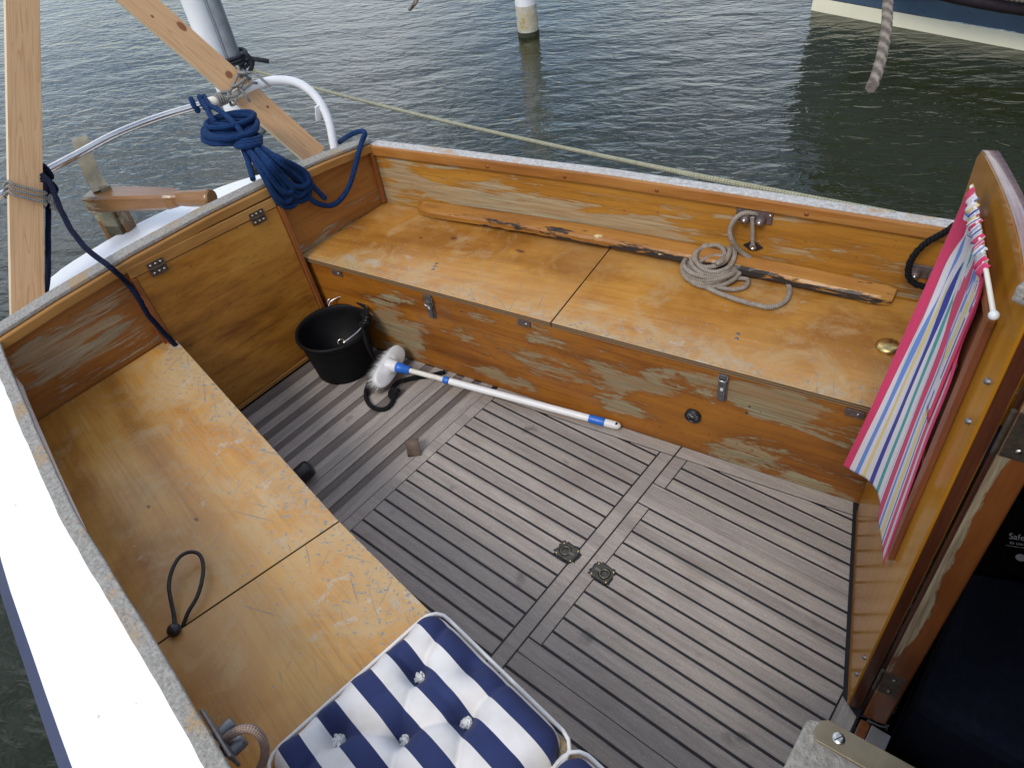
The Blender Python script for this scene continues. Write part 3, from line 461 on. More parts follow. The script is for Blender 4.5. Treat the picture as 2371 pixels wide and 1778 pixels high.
bi = [(-.80, -.575), (-.72, -.588), (.222, -.740), (.587, -.783), (1.24, -.850)]
bif = lambda u: float(np.interp(u, [p[0] for p in bi], [p[1] for p in bi]))
zt = lambda v: .660 - .085 * (v + .33) ** 2 - .022 * (v + .33)         # crown of the transom rim
# hull and deck
outl_s = cr([(1.5, -1.53, .5), (.9, -1.452, .5), (.364, -1.369, .5), (.088, -1.322, .5), (-.194, -1.270, .5), (-.5, -1.19, .5), (-.8, -1.075, .5), (-1.0, -.98, .5), (-1.124, -.890, .5)], 6)
outl_t = cr([(-1.124, -.890, .5), (-1.150, -.850, .5), (-1.229, -.706, .5), (-1.265, -.600, .5), (-1.288, -.40, .5), (-1.280, -.24, .5), (-1.245, -.046, .5), (-1.18, .105, .5), (-1.08, .27, .5)], 6)
outl_p = cr([(-1.08, .27, .5), (-1.0, .36, .5), (-.8, .47, .5), (-.5, .58, .5), (0, .70, .5), (.5, .79, .5), (1.5, .92, .5)], 6)
coam_s = [(1.45, -1.322, .5)] + [(p[0], p[1] - .022, .5) for p in reversed(sb[:-1])] + [(-.832, -1.0, .5)]
coam_t = [(-.832, -1.0, .5), (-.832, .40, .5)]
coam_p = [(-.832, .40, .5), (1.45, wl(1.45) + .036, .5)]
OUT = resample(outl_s, 30) + resample(outl_t, 24)[1:] + resample(outl_p, 24)[1:]
INN = resample(coam_s, 30) + resample(coam_t, 24)[1:] + resample(coam_p, 24)[1:]
m = MB(); n = len(OUT)
mid = [a.lerp(b, .5) + Vector((0, 0, .012)) for a, b in zip(OUT, INN)]
m.add(OUT + mid + INN, [[i, i + 1, n + i + 1, n + i] for i in range(n - 1)] + [[n + i, n + i + 1, 2 * n + i + 1, 2 * n + i] for i in range(n - 1)], True)
m.build('side_deck', WHITE, boat)
ctr = Vector((.2, -.314, 0))
def ring(k, z): return [Vector((ctr.x + (p.x - ctr.x) * k, ctr.y + (p.y - ctr.y) * k, z)) for p in OUT]
def outset(d, z):
    r = []
    for i, p in enumerate(OUT):
        t = (OUT[min(i + 1, n - 1)] - OUT[max(i - 1, 0)]).normalized(); r.append(Vector((p.x - t.y * -d, p.y + t.x * -d, z)) if False else Vector((p.x + t.y * d, p.y - t.x * d, z)))
    return r
sgn = 1 if (outset(.03, 0)[0] - ctr).length > (OUT[0] - ctr).length else -1
H = [OUT, outset(.004 * sgn, .488), outset(.022 * sgn, .487), outset(.026 * sgn, .45), outset(.006 * sgn, .43), ring(.975, .1), ring(.90, -.26), ring(.72, -.7)]
m = MB(); vs = [v for r in H for v in r]
m.add(vs, [[k * n + i, (k + 1) * n + i, (k + 1) * n + i + 1, k * n + i + 1] for k in range(len(H) - 1) for i in range(n - 1)], True)
m.build('hull', NAVY, boat)
# coamings (cockpit sides) with weathered rims
A = [(p[0], p[1], .612) for p in sb]; B = [(p[0], p[1] - .036, .612) for p in sb]
m = MB(); k = len(sb)
m.add([(p[0], p[1] - .002, .612) for p in sb] + [(p[0], p[1] - .0515, .35) for p in sb] + [(p[0], p[1] - .053, 0) for p in sb], [[j * k + i, j * k + i + 1, (j + 1) * k + i + 1, (j + 1) * k + i] for j in (0, 1) for i in range(k - 1)])
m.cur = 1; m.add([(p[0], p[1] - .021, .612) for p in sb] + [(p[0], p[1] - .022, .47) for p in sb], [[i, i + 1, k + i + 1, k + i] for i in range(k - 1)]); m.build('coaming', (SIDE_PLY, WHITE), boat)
A2 = [Vector(p) for p in resample([(p[0], p[1] + .003, .626) for p in sb], 60)]; B2 = [Vector(p) for p in resample([(p[0], p[1] - .025, .624) for p in sb], 60)]
for i in range(60):
    j = random.uniform(-.0007, .0007); A2[i].y += j; B2[i].y += random.uniform(-.0012, .0012)
m = MB(); strip(m, A2, B2, .0135); m.build('rim', RIM, boat, bev=.003)
us = [-.787, -.4, .117, .6, 1.029, 1.45]; zs = [.590, .598, .606, .602, .595, .59]
A = [(u, wl(u), z - .010) for u, z in zip(us, zs)]; B = [(u, wl(u) + .034, z - .010) for u, z in zip(us, zs)]
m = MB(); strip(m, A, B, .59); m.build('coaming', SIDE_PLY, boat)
m = MB(); strip(m, [(p[0], p[1] - .003, p[2] + .011) for p in A], [(p[0], p[1] + .003, p[2] + .010) for p in B], .011); m.build('rim', RIM_FAR, boat, bev=.003)
m = MB(); strip(m, [(u, wl(u) - .013, z - .002) for u, z in zip(us, zs)], [(u, wl(u) - .0005, z - .002) for u, z in zip(us, zs)], .036); m.build('moulding', TRIM_U, boat, bev=.004)
for u in (-.283, .0, .3, .72):
    m = MB(); m.lathe([(.0065, 0), (.0065, .0015), (0, .0015)], (u, wl(u) - .0125, float(np.interp(u, us, zs)) - .022), (.17, -.98, 0), 12); m.build('wood_plug', TRIM_D, boat)
# transom: two side panels, hatch between them
vv = [.362, .15, -.08, -.314, -.56, -.8, -1.022]
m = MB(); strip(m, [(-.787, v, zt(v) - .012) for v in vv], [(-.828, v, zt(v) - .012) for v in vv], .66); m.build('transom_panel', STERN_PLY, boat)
m = MB(); strip(m, [(-.783, v, zt(v) + .001) for v in [.372] + vv[1:-1] + [-1.012]], [(-.834, v, zt(v)) for v in [.395] + vv[1:-1] + [-1.03]], .0125); m.build('rim', RIM, boat, bev=.003)
m = MB(); strip(m, [(-.770, v, zt(v) - .0125) for v in vv], [(-.7865, v, zt(v) - .0125) for v in vv], .030); m.build('moulding', TRIM, boat, bev=.004)
lean = Vector((-.045, 0, .62)).normalized(); HO = Vector((-.727, 0, 0))
hs = lambda mb, p, t0, t1: mb.slab(p, HO, (0, 1, 0), lean, t0, t1)          # (v, height) on the leaning hatch plane
m = MB(); hs(m, [(-.615, .0), (-.06, .0), (-.06, .60), (-.615, .622)], -.03, -.012); m.build('hatch_surround', TRIM_D, boat)
hatch = MB(); hs(hatch, [(-.590, .022), (-.085, .022), (-.085, .568), (-.590, .594)], -.012, .001); hatch = hatch.build('hatch_door', HATCH_PLY, boat, bev=.002)
m = MB(); hs(m, [(-.603, .597), (-.085, .571), (-.085, .604), (-.603, .631)], -.012, .004); top = m.build('hinge_rail', TRIM, boat, bev=.002)
m = MB(); hs(m, [(-.588, .004), (-.085, .004), (-.085, .020), (-.588, .020)], -.012, .004); m.build('bottom_batten', TRIM, boat, bev=.002)
for v0, v1, nm in ((-.607, -.5915, 0), (-.0835, -.068, 1)):
    m = MB(); hs(m, [(v0, .0), (v1, .0), (v1, .568 if nm else .594), (v0, .57 if nm else .596)], -.012, .010 if nm else .006); m.build('side_batten', TRIM_D, boat, bev=.002)
for vc, zc in ((-.522, .592), (-.163, .572)):
    m = MB()
    hs(m, [(vc - .026, zc + .004), (vc + .026, zc + .0015), (vc + .026, zc + .020), (vc - .026, zc + .0225)], .0045, .0075)
    hs(m, [(vc - .026, zc - .020), (vc + .026, zc - .0225), (vc + .026, zc - .001), (vc - .026, zc + .0015)], .0045, .0075)
    P0 = HO + Vector((0, vc - .026, 0)) + lean * (zc + .003); P1 = HO + Vector((0, vc + .026, 0)) + lean * (zc + .0005)
    nn = Vector((0, 1, 0)).cross(lean)
    m.tube([P0 + nn * .007, P1 + nn * .007], .0035, 8); s = m; s.cur = 1
    for k in (-1, 0, 1):
        for dz in (-.012, .013): s.lathe([(.0035, 0), (.003, .001), (0, .0012)], HO + Vector((0, vc + .016 * k, 0)) + lean * (zc + dz - k * .0008) + nn * .0075, nn, 10)
    m.build('hinge', (DARKMETAL, SCREW), hatch)
# corner cove battens beside the port wall
m = MB(); m.box((-.779, .352, .46), (.016, .016, .20)); m.build('corner_batten', TRIM_D, boat, bev=.004)
# ---- benches
T1, T0 = .357, .339
e = .002
far = [(-.782, fl(-.782) - .006), (1.155, fl(1.155) - .006), (1.155, wl(1.155) - .002), (-.782, wl(-.782) - .002)]
sx = lambda v: .2335 - .1614 * v                       # joint between the two port lids
ca, cb = 1.0, .1614
m = MB(); m.slab(clip(far, ca, cb, .2335 - e), (0, 0, 0), t0=T0, t1=T1); lidA = m.build('bench_lid', BENCH_FAR, boat, bev=.0015)
m = MB(); m.slab(clip(far, -ca, -cb, -.2335 - e), (0, 0, 0), t0=T0, t1=T1); lidB = m.build('bench_lid', BENCH_FAR, boat, bev=.0015)
near = [(p[0], p[1]) for p in bi] + [(p[0], p[1] + .002) for p in reversed(sb[:-1])] + []
near = [(-.782, bif(-.782))] + bi[1:-1] + [(1.24, -.85), (1.24, sbf(1.24) - .049)] + [(p[0], p[1] - .049) for p in reversed(sb[1:-1])] + [(-.782, sbf(-.782) - .049)]
k0 = 1.0; k1 = -.1913; cc = .239 + .1913 * .739       # joint between the two starboard lids
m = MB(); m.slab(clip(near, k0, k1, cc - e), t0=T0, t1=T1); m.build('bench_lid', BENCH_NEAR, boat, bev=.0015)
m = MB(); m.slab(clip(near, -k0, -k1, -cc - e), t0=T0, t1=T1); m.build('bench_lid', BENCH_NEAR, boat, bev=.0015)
fe = Vector((1, .1549, 0)).normalized(); fn = fe.cross(Vector((0, 0, 1)))
FO = Vector((0, fl(0), 0))
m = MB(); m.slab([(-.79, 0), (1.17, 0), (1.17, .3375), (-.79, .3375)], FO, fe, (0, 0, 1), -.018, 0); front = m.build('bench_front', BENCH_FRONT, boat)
m = MB(); m.slab([(-.76, bif(-.76) - .03), (1.24, -.88), (1.24, -.90), (-.76, bif(-.76) - .05)], t0=0.0, t1=.3375); m.build('bench_front', BENCH_FRONT, boat)  # unseen front of the starboard bench, added to block light
def onf(u, z, t=0.0):                                  # point on the port bench front
    return Vector((u, fl(u), z)) + fn * t
def fslab(mb, u0, z0, u1, z1, t0, t1): return mb.slab([(u0, z0), (u1, z0), (u1, z1), (u0, z1)], Vector((0, fl(0), 0)), Vector((1, .1549, 0)), (0, 0, 1), t0, t1)
for i, (u, lst) in enumerate(((-.232, 1), (.726, 0))):
    m = MB(); k = .0
    fslab(m, u - .013, .243, u + .013, .333, .0005, .006)
    m.slab([(u - .009, .245), (u + .009, .245), (u + .010, .312), (u - .010, .312)], Vector((0, fl(0), 0)) + fn * .006, Vector((1, .1549, 0)), (0, 0, 1), .0, .007)
    lt = m.build('latch', DULL, boat, bev=.0015)
    m = MB(); z0, z1 = (.295, .331) if i == 0 else (.318, .333)
    W_ = .016 if i == 0 else .012
    m.tube([onf(u - W_, z1, .008), onf(u - W_, z0 + .006, .013), onf(u - W_ + .005, z0, .014), onf(u + W_ - .005, z0, .014), onf(u + W_, z0 + .006, .013), onf(u + W_, z1, .008)], .0016, 8)
    m.build('bail', STEEL, lt)
    m = MB(); m.slab([(u - .0035, .283), (u + .0035, .283), (u + .0035, .293), (u - .0035, .293)], Vector((0, fl(0), 0)) + fn * .013, Vector((1, .1549, 0)), (0, 0, 1), .0, .0004); m.build('sticker', WHITEP, lt)
for u, z, s in ((-.625, .322, 1), (.122, .324, 0), (1.045, .322, 1)):
    m = MB(); fslab(m, u - .022, z - .011, u + .022, z + .011, .0005, .006)
    m.cur = 1; m.lathe([(.004, 0), (.003, .0015), (0, .002)], onf(u + .008, z, .006), fn, 12); b = m.build('stop_plate', (PURPLEMETAL, SCREW), boat, bev=.002)
# gauge in the bench front
g0 = onf(.652, .148)
m = MB(); m.lathe([(.0235, 0), (.0235, .010), (.021, .0125), (.0185, .0125), (.0175, .008), (0, .008)], g0, fn, 40); ga = m.build('gauge', BLACKP, boat)
m = MB(); m.lathe([(.0172, 0), (.0172, .0005), (0, .0005)], g0 + fn * .0082, fn, 32); m.build('dial', plain('dial_face', (.045, .05, .055), .15, coat=1.0), ga)
m = MB(); m.slab([(-.0006, -.002), (.0006, -.002), (.0003, .013), (-.0003, .013)], g0 + fn * .0089, (fe * .55 + Vector((0, 0, .83))).normalized(), (fe * -.83 + Vector((0, 0, .55))).normalized(), 0, .0006)
for k in range(9):
    a = R_(-40 + k * 32); d1 = fe * math.cos(a) + Vector((0, 0, math.sin(a))); d2 = fe * -math.sin(a) + Vector((0, 0, math.cos(a)))
    m.slab([(.0125, -.0004), (.0155, -.0004), (.0155, .0004), (.0125, .0004)], g0 + fn * .0088, d1, d2, 0, .0003)
m.build('needle', WHITEP, ga)
for u, z in ((.80, .243), (.795, .216), (-.11, .30)):
    m = MB(); m.lathe([(.0035, 0), (.0035, .0006), (0, .0006)], onf(u, z, .0), fn, 12); m.build('screw_head', DARKMETAL, front)
for P in [(-.303, .148), (-.297, .134), (-.290, .118), (.692, .315), (.698, .296)]:
    m = MB(); m.lathe([(.0058, 0), (.0052, .0012), (.002, .0016), (0, .001)], (P[0], P[1], T1), (0, 0, 1), 14); m.build('bolt_head', DULL, lidA if P[0] < .1 else lidB)
# ---- cleat and fairlead on the port coaming
we = Vector((1, .1757, 0)).normalized(); wn = we.cross(Vector((0, 0, 1)))
def onw(u, z, t=0.0): return Vector((u, wl(u), z)) + wn * t
def cleat(u, z, ln, mat, par):
    m = MB(); m.slab([(-ln / 2, -.019), (ln / 2, -.019), (ln / 2, .019), (-ln / 2, .019)], onw(u, z), we, (0, 0, 1), 0, .006); c = m.build('cleat', mat, par, bev=.002)
    for k in (-1, 1):
        m = MB(); m.lathe([(.015, 0), (.014, .012), (.011, .022), (.008, .025), (0, .025)], onw(u + .021 * k, z - .004, .006), wn, 20)
        m.cur = 1; m.lathe([(.006, 0), (.005, .002), (0, .003)], onw(u + .021 * k, z - .004, .031), wn, 12); m.build('cam', (mat, SCREW), c)
        m = MB(); m.lathe([(.004, 0), (.0035, .001), (0, .0015)], onw(u + (ln / 2 - .008) * k, z + .010 * k, .006), wn, 10); m.build('screw', SCREW, c)
    return c
cleat(.581, .541, .102, PURPLEMETAL, boat); cleat(1.03, .455, .09, PURPLEMETAL, boat)
m = MB(); m.slab([(-.030, 0), (-.010, -.0135), (.010, -.0135), (.030, 0), (.010, .0135), (-.010, .0135)], onw(.588, .443), we, (0, 0, 1), 0, .005); fa = m.build('fairlead', BLACKP, boat, bev=.002)
m = MB(); m.lathe([(.0105, 0), (.0105, .003), (.006, .0035), (.0055, .0005), (0, .0005)], onw(.588, .443, .005), wn, 20); m.build('bush', STEEL, fa)
# brass vent on the end of the port bench
m = MB(); m.lathe([(.030, 0), (.031, .004), (.029, .010), (.022, .014), (0, .015)], (1.035, .455, T1), (0, 0, 1), 32); m.build('brass_vent', BRASS, boat)
# port bulkhead and hidden lower parts
m = MB(); m.slab([(.16, 0), (.75, 0), (.75, .93), (.16, .93)], (1.24, 0, 0), (0, 1, 0), (0, 0, 1), -.02, 0); m.build('bulkhead', DOOREDGE, boat)
# ---- cockpit sole
mg = lambda u: .0205 + .1565 * u                       # inboard edge of the margin board
d_ = Vector((.318, -.948, 0)); n_ = Vector((-.948, -.318, 0)); LA = Vector((1.146, .126, 0))
cq = (LA.x * .948 + LA.y * .318) - .007                # .948 x + .318 y <= cq : aft of the door leaf
SEAM = .0074
m = MB(); m.slab([(-.80, -1.25), (-.041, -1.25), (-.041, .30), (-.80, .30)], t0=-.03, t1=-.018); m.slab([(-.0405, -1.25), (1.32, -1.25), (1.32, .30), (-.0405, .30)], t0=-.03, t1=-.0022); m.build('caulking', CAULK, boat)
def plank(mb, u0, u1, v0, v1, marg=True, z=0.0, leaf=False):
    p = [(u0, v0), (u1, v0), (u1, v1), (u0, v1)]
    if marg: p = clip(p, -.1565, 1.0, .0205 - .0028)
    if leaf: p = clip(p, .948, .318, cq)
    if len(p) > 2: mb.slab(p, t0=-.012, t1=z + random.uniform(-.0006, .0006))
h = SEAM / 2
m = MB()
for i in range(-4, 23): plank(m, .0020, .579, -.045 * i - .045 + h, -.045 * i - h)
plank(m, -.0395, -.0006, -1.05, .3); plank(m, .5835, .6216, -1.05, .3)
m.slab(clip(clip([(-.02, -.05), (.6216, -.05), (.6216, .3), (-.02, .3)], .1565, -1.0, -.0205 - .0010), -.1549, 1, .0589 + .1549 * .043 - .0005), t0=-.012, t1=0)
m.build('sole_panel', TEAK_U, boat, bev=.0007, bseg=1)
m = MB(); U0 = .6655
for i in range(-5, 2): plank(m, U0, 1.32, .0879 - .045 * i - .045 + h, .0879 - .045 * i - h, True, 0, True)
plank(m, .6262, 1.32, -.0440, -.0021 - h, True, 0, True)
plank(m, .6262, .6625, -.0021 + .0008, .3)
m.slab(clip(clip(clip([(.6262, -.05), (1.3, -.05), (1.3, .4), (.6262, .4)], .1565, -1.0, -.0205 - .0010), -.1549, 1, .0589 + .1549 * .043 - .0005), .948, .318, cq), t0=-.012, t1=0)
m.build('sole_panel', TEAK_F, boat, bev=.0007, bseg=1)
m = MB()
for i in range(0, 11):
    a, b = -.0876 - .045 * i - .045 + h, -.0876 - .045 * i - h
    plank(m, U0, 1.272 if b < -.27 else 1.32, a, b, False, 0, b >= -.27)
plank(m, .6262, 1.32, -.0876 + h, -.0448, False, 0, True); plank(m, .6262, 1.272, -.6286, -.5826 - h, False)
plank(m, .6262, .6625, -.5826 + .0008, -.0876 - .0008, False)
m.build('sole_panel', TEAK_F, boat, bev=.0007, bseg=1)
m = MB()
for i in range(0, 8): plank(m, .6262, 1.272, -.6296 - .045 * i - .045 + h, -.6296 - .045 * i - (h if i else .0006), False)
m.build('sole_panel', TEAK_F, boat, bev=.0007, bseg=1)
m = MB(); m.slab([(1.2755, -1.1), (1.316, -1.1), (1.316, -.312), (1.2755, -.285)], t0=-.02, t1=0); m.build('sole_border', TEAK_V, boat, bev=.001)
m = MB(); m2 = MB()
ctx = lambda mb, u0, u1, z: mb.slab(clip([(u0, -1.05), (u1, -1.05), (u1, .3), (u0, .3)], -.1549, 1, .0589 + .1549 * .043 - .0005), t0=-.03, t1=z)
lo, hi = [], [(-.672, -.619), (-.590, -.553), (-.519, -.476), (-.448, -.405), (-.380, -.326), (-.287, -.234), (-.2325, -.190), (-.157, -.116), (-.089, -.0405)]
for a, b in hi: ctx(m, a + .0006, b - .0006, random.uniform(-.0006, .0006))
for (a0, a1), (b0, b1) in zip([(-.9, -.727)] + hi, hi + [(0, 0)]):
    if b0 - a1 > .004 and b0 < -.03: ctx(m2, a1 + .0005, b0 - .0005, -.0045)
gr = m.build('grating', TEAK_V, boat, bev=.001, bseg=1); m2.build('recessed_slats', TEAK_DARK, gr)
# ring pulls let into the sole
for (cx, cy, rot) in ((.561, -.334, 0.0), (.674, -.333, math.pi)):
    M4 = Matrix.Rotation(rot, 3, 'Z'); f3 = lambda x, y, z: Vector((cx, cy, 0)) + M4 @ Vector((x, y, z))
    m = MB(); pts = []
    for a in range(44): 
        t = 2 * math.pi * a / 44; rr = random.uniform(.80, 1.12)
        pts.append((.033 * rr * math.copysign(abs(math.cos(t)) ** .5, math.cos(t)), .0285 * rr * math.copysign(abs(math.sin(t)) ** .5, math.sin(t))))
    m.slab([tuple(f3(x, y, 0).xy) for x, y in pts], t0=.0004, t1=.0012); st = m.build('sealant_smear', CAULK, boat)
    m = MB(); M9 = M4
    ring_ = [(-.006 + .0175 * math.cos(2 * math.pi * k / 32), .0175 * math.sin(2 * math.pi * k / 32)) for k in range(32)]
    sq = []
    for k in range(32):
        a = 2 * math.pi * k / 32; c_, s_ = math.cos(a), math.sin(a); q = 1 / max(abs(c_) / .028, abs(s_) / .023)
        x_, y_ = q * c_, q * s_
        if abs(abs(c_) / .028 - abs(s_) / .023) < .14 * max(abs(c_) / .028, abs(s_) / .023): x_, y_ = math.copysign(.028, x_), math.copysign(.023, y_)
        sq.append((x_, y_))
    vs = [f3(x, y, .0042) for x, y in sq] + [f3(x, y, .0042) for x, y in ring_] + [f3(x, y, .0013) for x, y in sq] + [f3(x * .9 - .001, y * .9, .0014) for x, y in ring_]
    fs = []
    for k in range(32):
        j = (k + 1) % 32; fs += [[k, j, 32 + j, 32 + k], [64 + k, 64 + j, j, k], [32 + k, 32 + j, 96 + j, 96 + k]]
    fs.append([96 + k for k in range(32)])
    m.add(vs, fs); m.cur = 1
    for x in (-.023, .023):
        for y in (-.018, .018): m.lathe([(.0028, 0), (.0022, .0008), (0, .001)], f3(x, y, .0042), (0, 0, 1), 10)
    rp = m.build('ring_pull', (BRONZE, BRASS), boat)
    m = MB(); m.tube([f3(-.006 + .0125 * math.cos(2 * math.pi * k / 28), .0125 * math.sin(2 * math.pi * k / 28), .0042) for k in range(28)], .0022, 8, closed=True)
    m.box(f3(.014, 0, .0045), (.016, .008, .003), M4); m.build('ring', RINGM, rp)
# leather pull tab between the grating and the sole panel
m = MB(); path = [(-.072, -.296, .034), (-.070, -.300, .040), (-.062, -.306, .042), (-.052, -.314, .030), (-.046, -.322, .006), (-.045, -.323, -.006)]
A = [Vector(p) + Vector((.018, .014, 0)) for p in path]; B = [Vector(p) - Vector((.012, .014, 0)) for p in path]; k = len(A)
up = Vector((-.001, -.001, .004)); m.add(A + B + [p + up for p in A] + [p + up for p in B], [[i, i + 1, k + i + 1, k + i] for i in range(k - 1)] + [[2 * k + i, 3 * k + i, 3 * k + i + 1, 2 * k + i + 1] for i in range(k - 1)] + [[i, 2 * k + i, 2 * k + i + 1, i + 1] for i in range(k - 1)] + [[k + i, k + i + 1, 3 * k + i + 1, 3 * k + i] for i in range(k - 1)] + [[0, k, 3 * k, 2 * k]], True)
m.build('pull_tab', wood('tab_leather', (.07, .05, .035), (.14, .10, .075), (.19, .15, .115), rough=.7, coat=0), boat)
# ---- door leaf standing open along the port side
DM = Matrix(((.318, .948, 0, LA.x), (-.948, .318, 0, LA.y), (0, 0, 1, 0), (0, 0, 0, 1)))
top = [(.4535, 1.066), (.39, 1.083), (.32, 1.089), (.24, 1.084), (.155, 1.073), (.06, 1.056), (-.02, 1.040), (-.058, 1.030), (-.075, 1.012)]
XZ = dict(O=(0, 0, 0), ea=(1, 0, 0), eb=(0, 0, 1))
m = MB(); m.slab([(-.075, .012), (.4535, .012)] + top, t0=-.024, t1=0, **XZ); door = m.build('door', DOOR, boat); door.matrix_local = DM
crv = cr([(a, 0, b) for a, b in top], 4); m = MB()
strip(m, [(p.x, 0, p.z) for p in crv], [(p.x, 0, p.z) for p in crv], 0) if False else None
vs = []; k = len(crv)
for y, dz in ((.0015, .0035), (.0225, .0035), (.0225, -.0002), (.0015, -.0002)): vs += [(p.x, y, p.z + dz) for p in crv]
m.add(vs, [[i, i + 1, k + i + 1, k + i] for i in range(k - 1)] + [[i, 3 * k + i, 3 * k + i + 1, i + 1] for i in range(k - 1)] + [[k + i, k + i + 1, 2 * k + i + 1, 2 * k + i] for i in range(k - 1)], True)
m.build('edge_lipping', plain('lipping_purple_brown', (.23, .13, .115), .25, var=.15, coat=.5), door)
m = MB(); m.slab([(.004, .012), (.0225, .012), (.0225, 1.062), (.004, 1.062)], (.4538, 0, 0), (0, 1, 0), (0, 0, 1), 0, .0022); m.build('edge_strip', DOOREDGE, door)
# framed panel on the door, behind the towel
def bs(mb, p, t0, t1): return mb.slab(p, (0, 0, 0), (1, 0, 0), (0, 0, 1), t0, t1)
m = MB(); bs(m, [(.075, .435), (.335, .435), (.335, .985), (.075, .985)], .0004, .003); flap = m.build('door_panel', MAHOG, boat); flap.matrix_local = DM
m = MB(); bs(m, [(.3355, .432), (.3615, .432), (.3615, .985), (.3355, .985)], .0004, .0105); m.build('batten', MAHOG, flap, bev=.001)
m = MB(); bs(m, [(.05, .432), (.0745, .432), (.0745, .985), (.05, .985)], .0004, .0105); m.build('batten', MAHOG, flap, bev=.001)
m = MB(); bs(m, [(.0755, .66), (.3345, .66), (.3345, .668), (.0755, .668)], .0032, .008); m.build('batten', MAHOG, flap, bev=.001)
m = MB(); m.ball((.292, -.009, .855), .012, sq=(1, .6, 1)); m.build('knob', plain('dark_knob', (.03, .010, .008), .35, coat=.2), flap)
m = MB(); m.slab([(.10, .9855), (.364, .9855), (.364, .9985), (.10, .9985)], (0, 0, 0), (1, 0, 0), (0, 0, 1), .0004, .0115); m.build('ledge', TRIM_D, flap, bev=.002)
for s_, z in ((.428, .949), (.424, .870), (.436, .195), (.434, .118)):
    m = MB(); m.lathe([(.0048, 0), (.0045, .004), (.002, .006), (0, .006)], (s_, 0, z), (0, -1, 0), 12); m.build('bolt', DULL, door)
# jamb with hinges, threshold, dark cabin
m = MB(); m.slab([(1.3245, -.312), (1.368, -.306), (1.372, -.24), (1.3245, -.24)], t0=.02, t1=1.07); jb = m.build('door_jamb', JAMB, boat, bev=.003)
m = MB(); m.slab([(1.3175, -.290), (1.3240, -.290), (1.3240, -.25), (1.3175, -.25)], t0=.0, t1=1.06); m.build('dark_gap_strip', DOOREDGE, boat)  # dark strip added to fill the shaded gap beside the door edge
for z in (.19, .905):
    m = MB(); m.slab([(1.327, -.3145), (1.361, -.310), (1.361, -.3055), (1.327, -.3105)], t0=z - .04, t1=z + .04)
    m.tube([(1.3205, -.3135, z - .04), (1.3205, -.3135, z + .04)], .004, 10); m.cur = 1
    for k in (-.024, .024): m.lathe([(.004, 0), (.003, .0012), (0, .0015)], (1.345, -.3126, z + k), (.12, -.99, 0), 10)
    m.build('hinge', (DARKMETAL, SCREW), jb)
m = MB(); m.slab([(1.3245, -1.0), (1.345, -1.0), (1.345, -.315), (1.3245, -.315)], t0=-.1, t1=.012); m.build('threshold', JAMB, boat, bev=.002)
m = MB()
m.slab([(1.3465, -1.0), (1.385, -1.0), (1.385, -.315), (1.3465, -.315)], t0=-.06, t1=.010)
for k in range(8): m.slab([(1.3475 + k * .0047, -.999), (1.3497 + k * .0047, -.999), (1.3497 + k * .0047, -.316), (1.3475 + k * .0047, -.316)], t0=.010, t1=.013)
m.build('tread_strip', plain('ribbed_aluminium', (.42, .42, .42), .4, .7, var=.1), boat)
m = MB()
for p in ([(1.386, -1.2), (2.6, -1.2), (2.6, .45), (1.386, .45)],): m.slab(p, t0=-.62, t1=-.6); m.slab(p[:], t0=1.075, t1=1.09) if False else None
m.slab([(1.42, -.98), (2.6, -.98), (2.6, .75), (1.42, .75)], t0=1.07, t1=1.09)  # unseen roof, added to keep the cabin interior dark
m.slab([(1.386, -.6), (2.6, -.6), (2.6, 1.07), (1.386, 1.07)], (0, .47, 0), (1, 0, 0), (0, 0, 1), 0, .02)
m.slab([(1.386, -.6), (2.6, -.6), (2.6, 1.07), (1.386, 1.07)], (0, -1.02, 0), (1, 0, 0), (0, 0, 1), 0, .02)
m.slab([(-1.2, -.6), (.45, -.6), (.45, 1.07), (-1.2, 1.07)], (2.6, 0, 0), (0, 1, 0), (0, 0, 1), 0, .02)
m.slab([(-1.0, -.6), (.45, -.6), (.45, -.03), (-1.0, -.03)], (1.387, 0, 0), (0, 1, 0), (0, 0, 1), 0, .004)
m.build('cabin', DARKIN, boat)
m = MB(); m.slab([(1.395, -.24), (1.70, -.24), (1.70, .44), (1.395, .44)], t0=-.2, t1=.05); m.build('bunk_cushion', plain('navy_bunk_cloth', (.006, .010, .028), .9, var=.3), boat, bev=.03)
# weathered post top with brass strap, starboard side of the companionway
m = MB(); m.slab([(1.268, -1.02), (1.335, -1.02), (1.338, -.735), (1.322, -.716), (1.279, -.716), (1.2635, -.724)], t0=0.02, t1=.7455); ps = m.build('companionway_post', GREYWOOD, boat, bev=.004)
m = MB(); m.slab([(1.280, -.744), (1.50, -.731), (1.50, -.700), (1.284, -.713), (1.277, -.719), (1.276, -.735)], t0=.7460, t1=.7495); br = m.build('strap', AGEDBRASS, ps, bev=.001)
m = MB(); m.lathe([(.0072, 0), (.0066, .0012), (.003, .0018), (0, .0018)], (1.301, -.7265, .7495), (0, 0, 1), 20); m.cur = 1; m.box((1.301, -.7265, .7513), (.0125, .0012, .0004), Matrix.Rotation(1.05, 3, 'Z')); m.build('screw', (SCREW, CAULK), ps)
m = MB(); m.box((1.287, -.305, 1.108), (.030, .03, .022), Matrix.Rotation(-.3, 3, 'Z')); m.build('grab_block', GREYWOOD, boat, bev=.003)
# starboard cleat, bottom of the coaming
m = MB()
for q in ((.555, -1.183, .585), (.590, -1.188, .585)): m.lathe([(.0115, 0), (.0115, .030), (.009, .033), (0, .033)], (q[0], sbf(q[0]) - .002, .548), (.1, .99, .12), 20)
m.slab([(.525, .555), (.625, .555), (.625, .595), (.525, .595)], (0, sbf(.575) + .069 + .0025, 0), (1, -.12, 0), (0, 0, 1), -.006, 0)
m.build('cleat', DULL, boat, bev=.002)
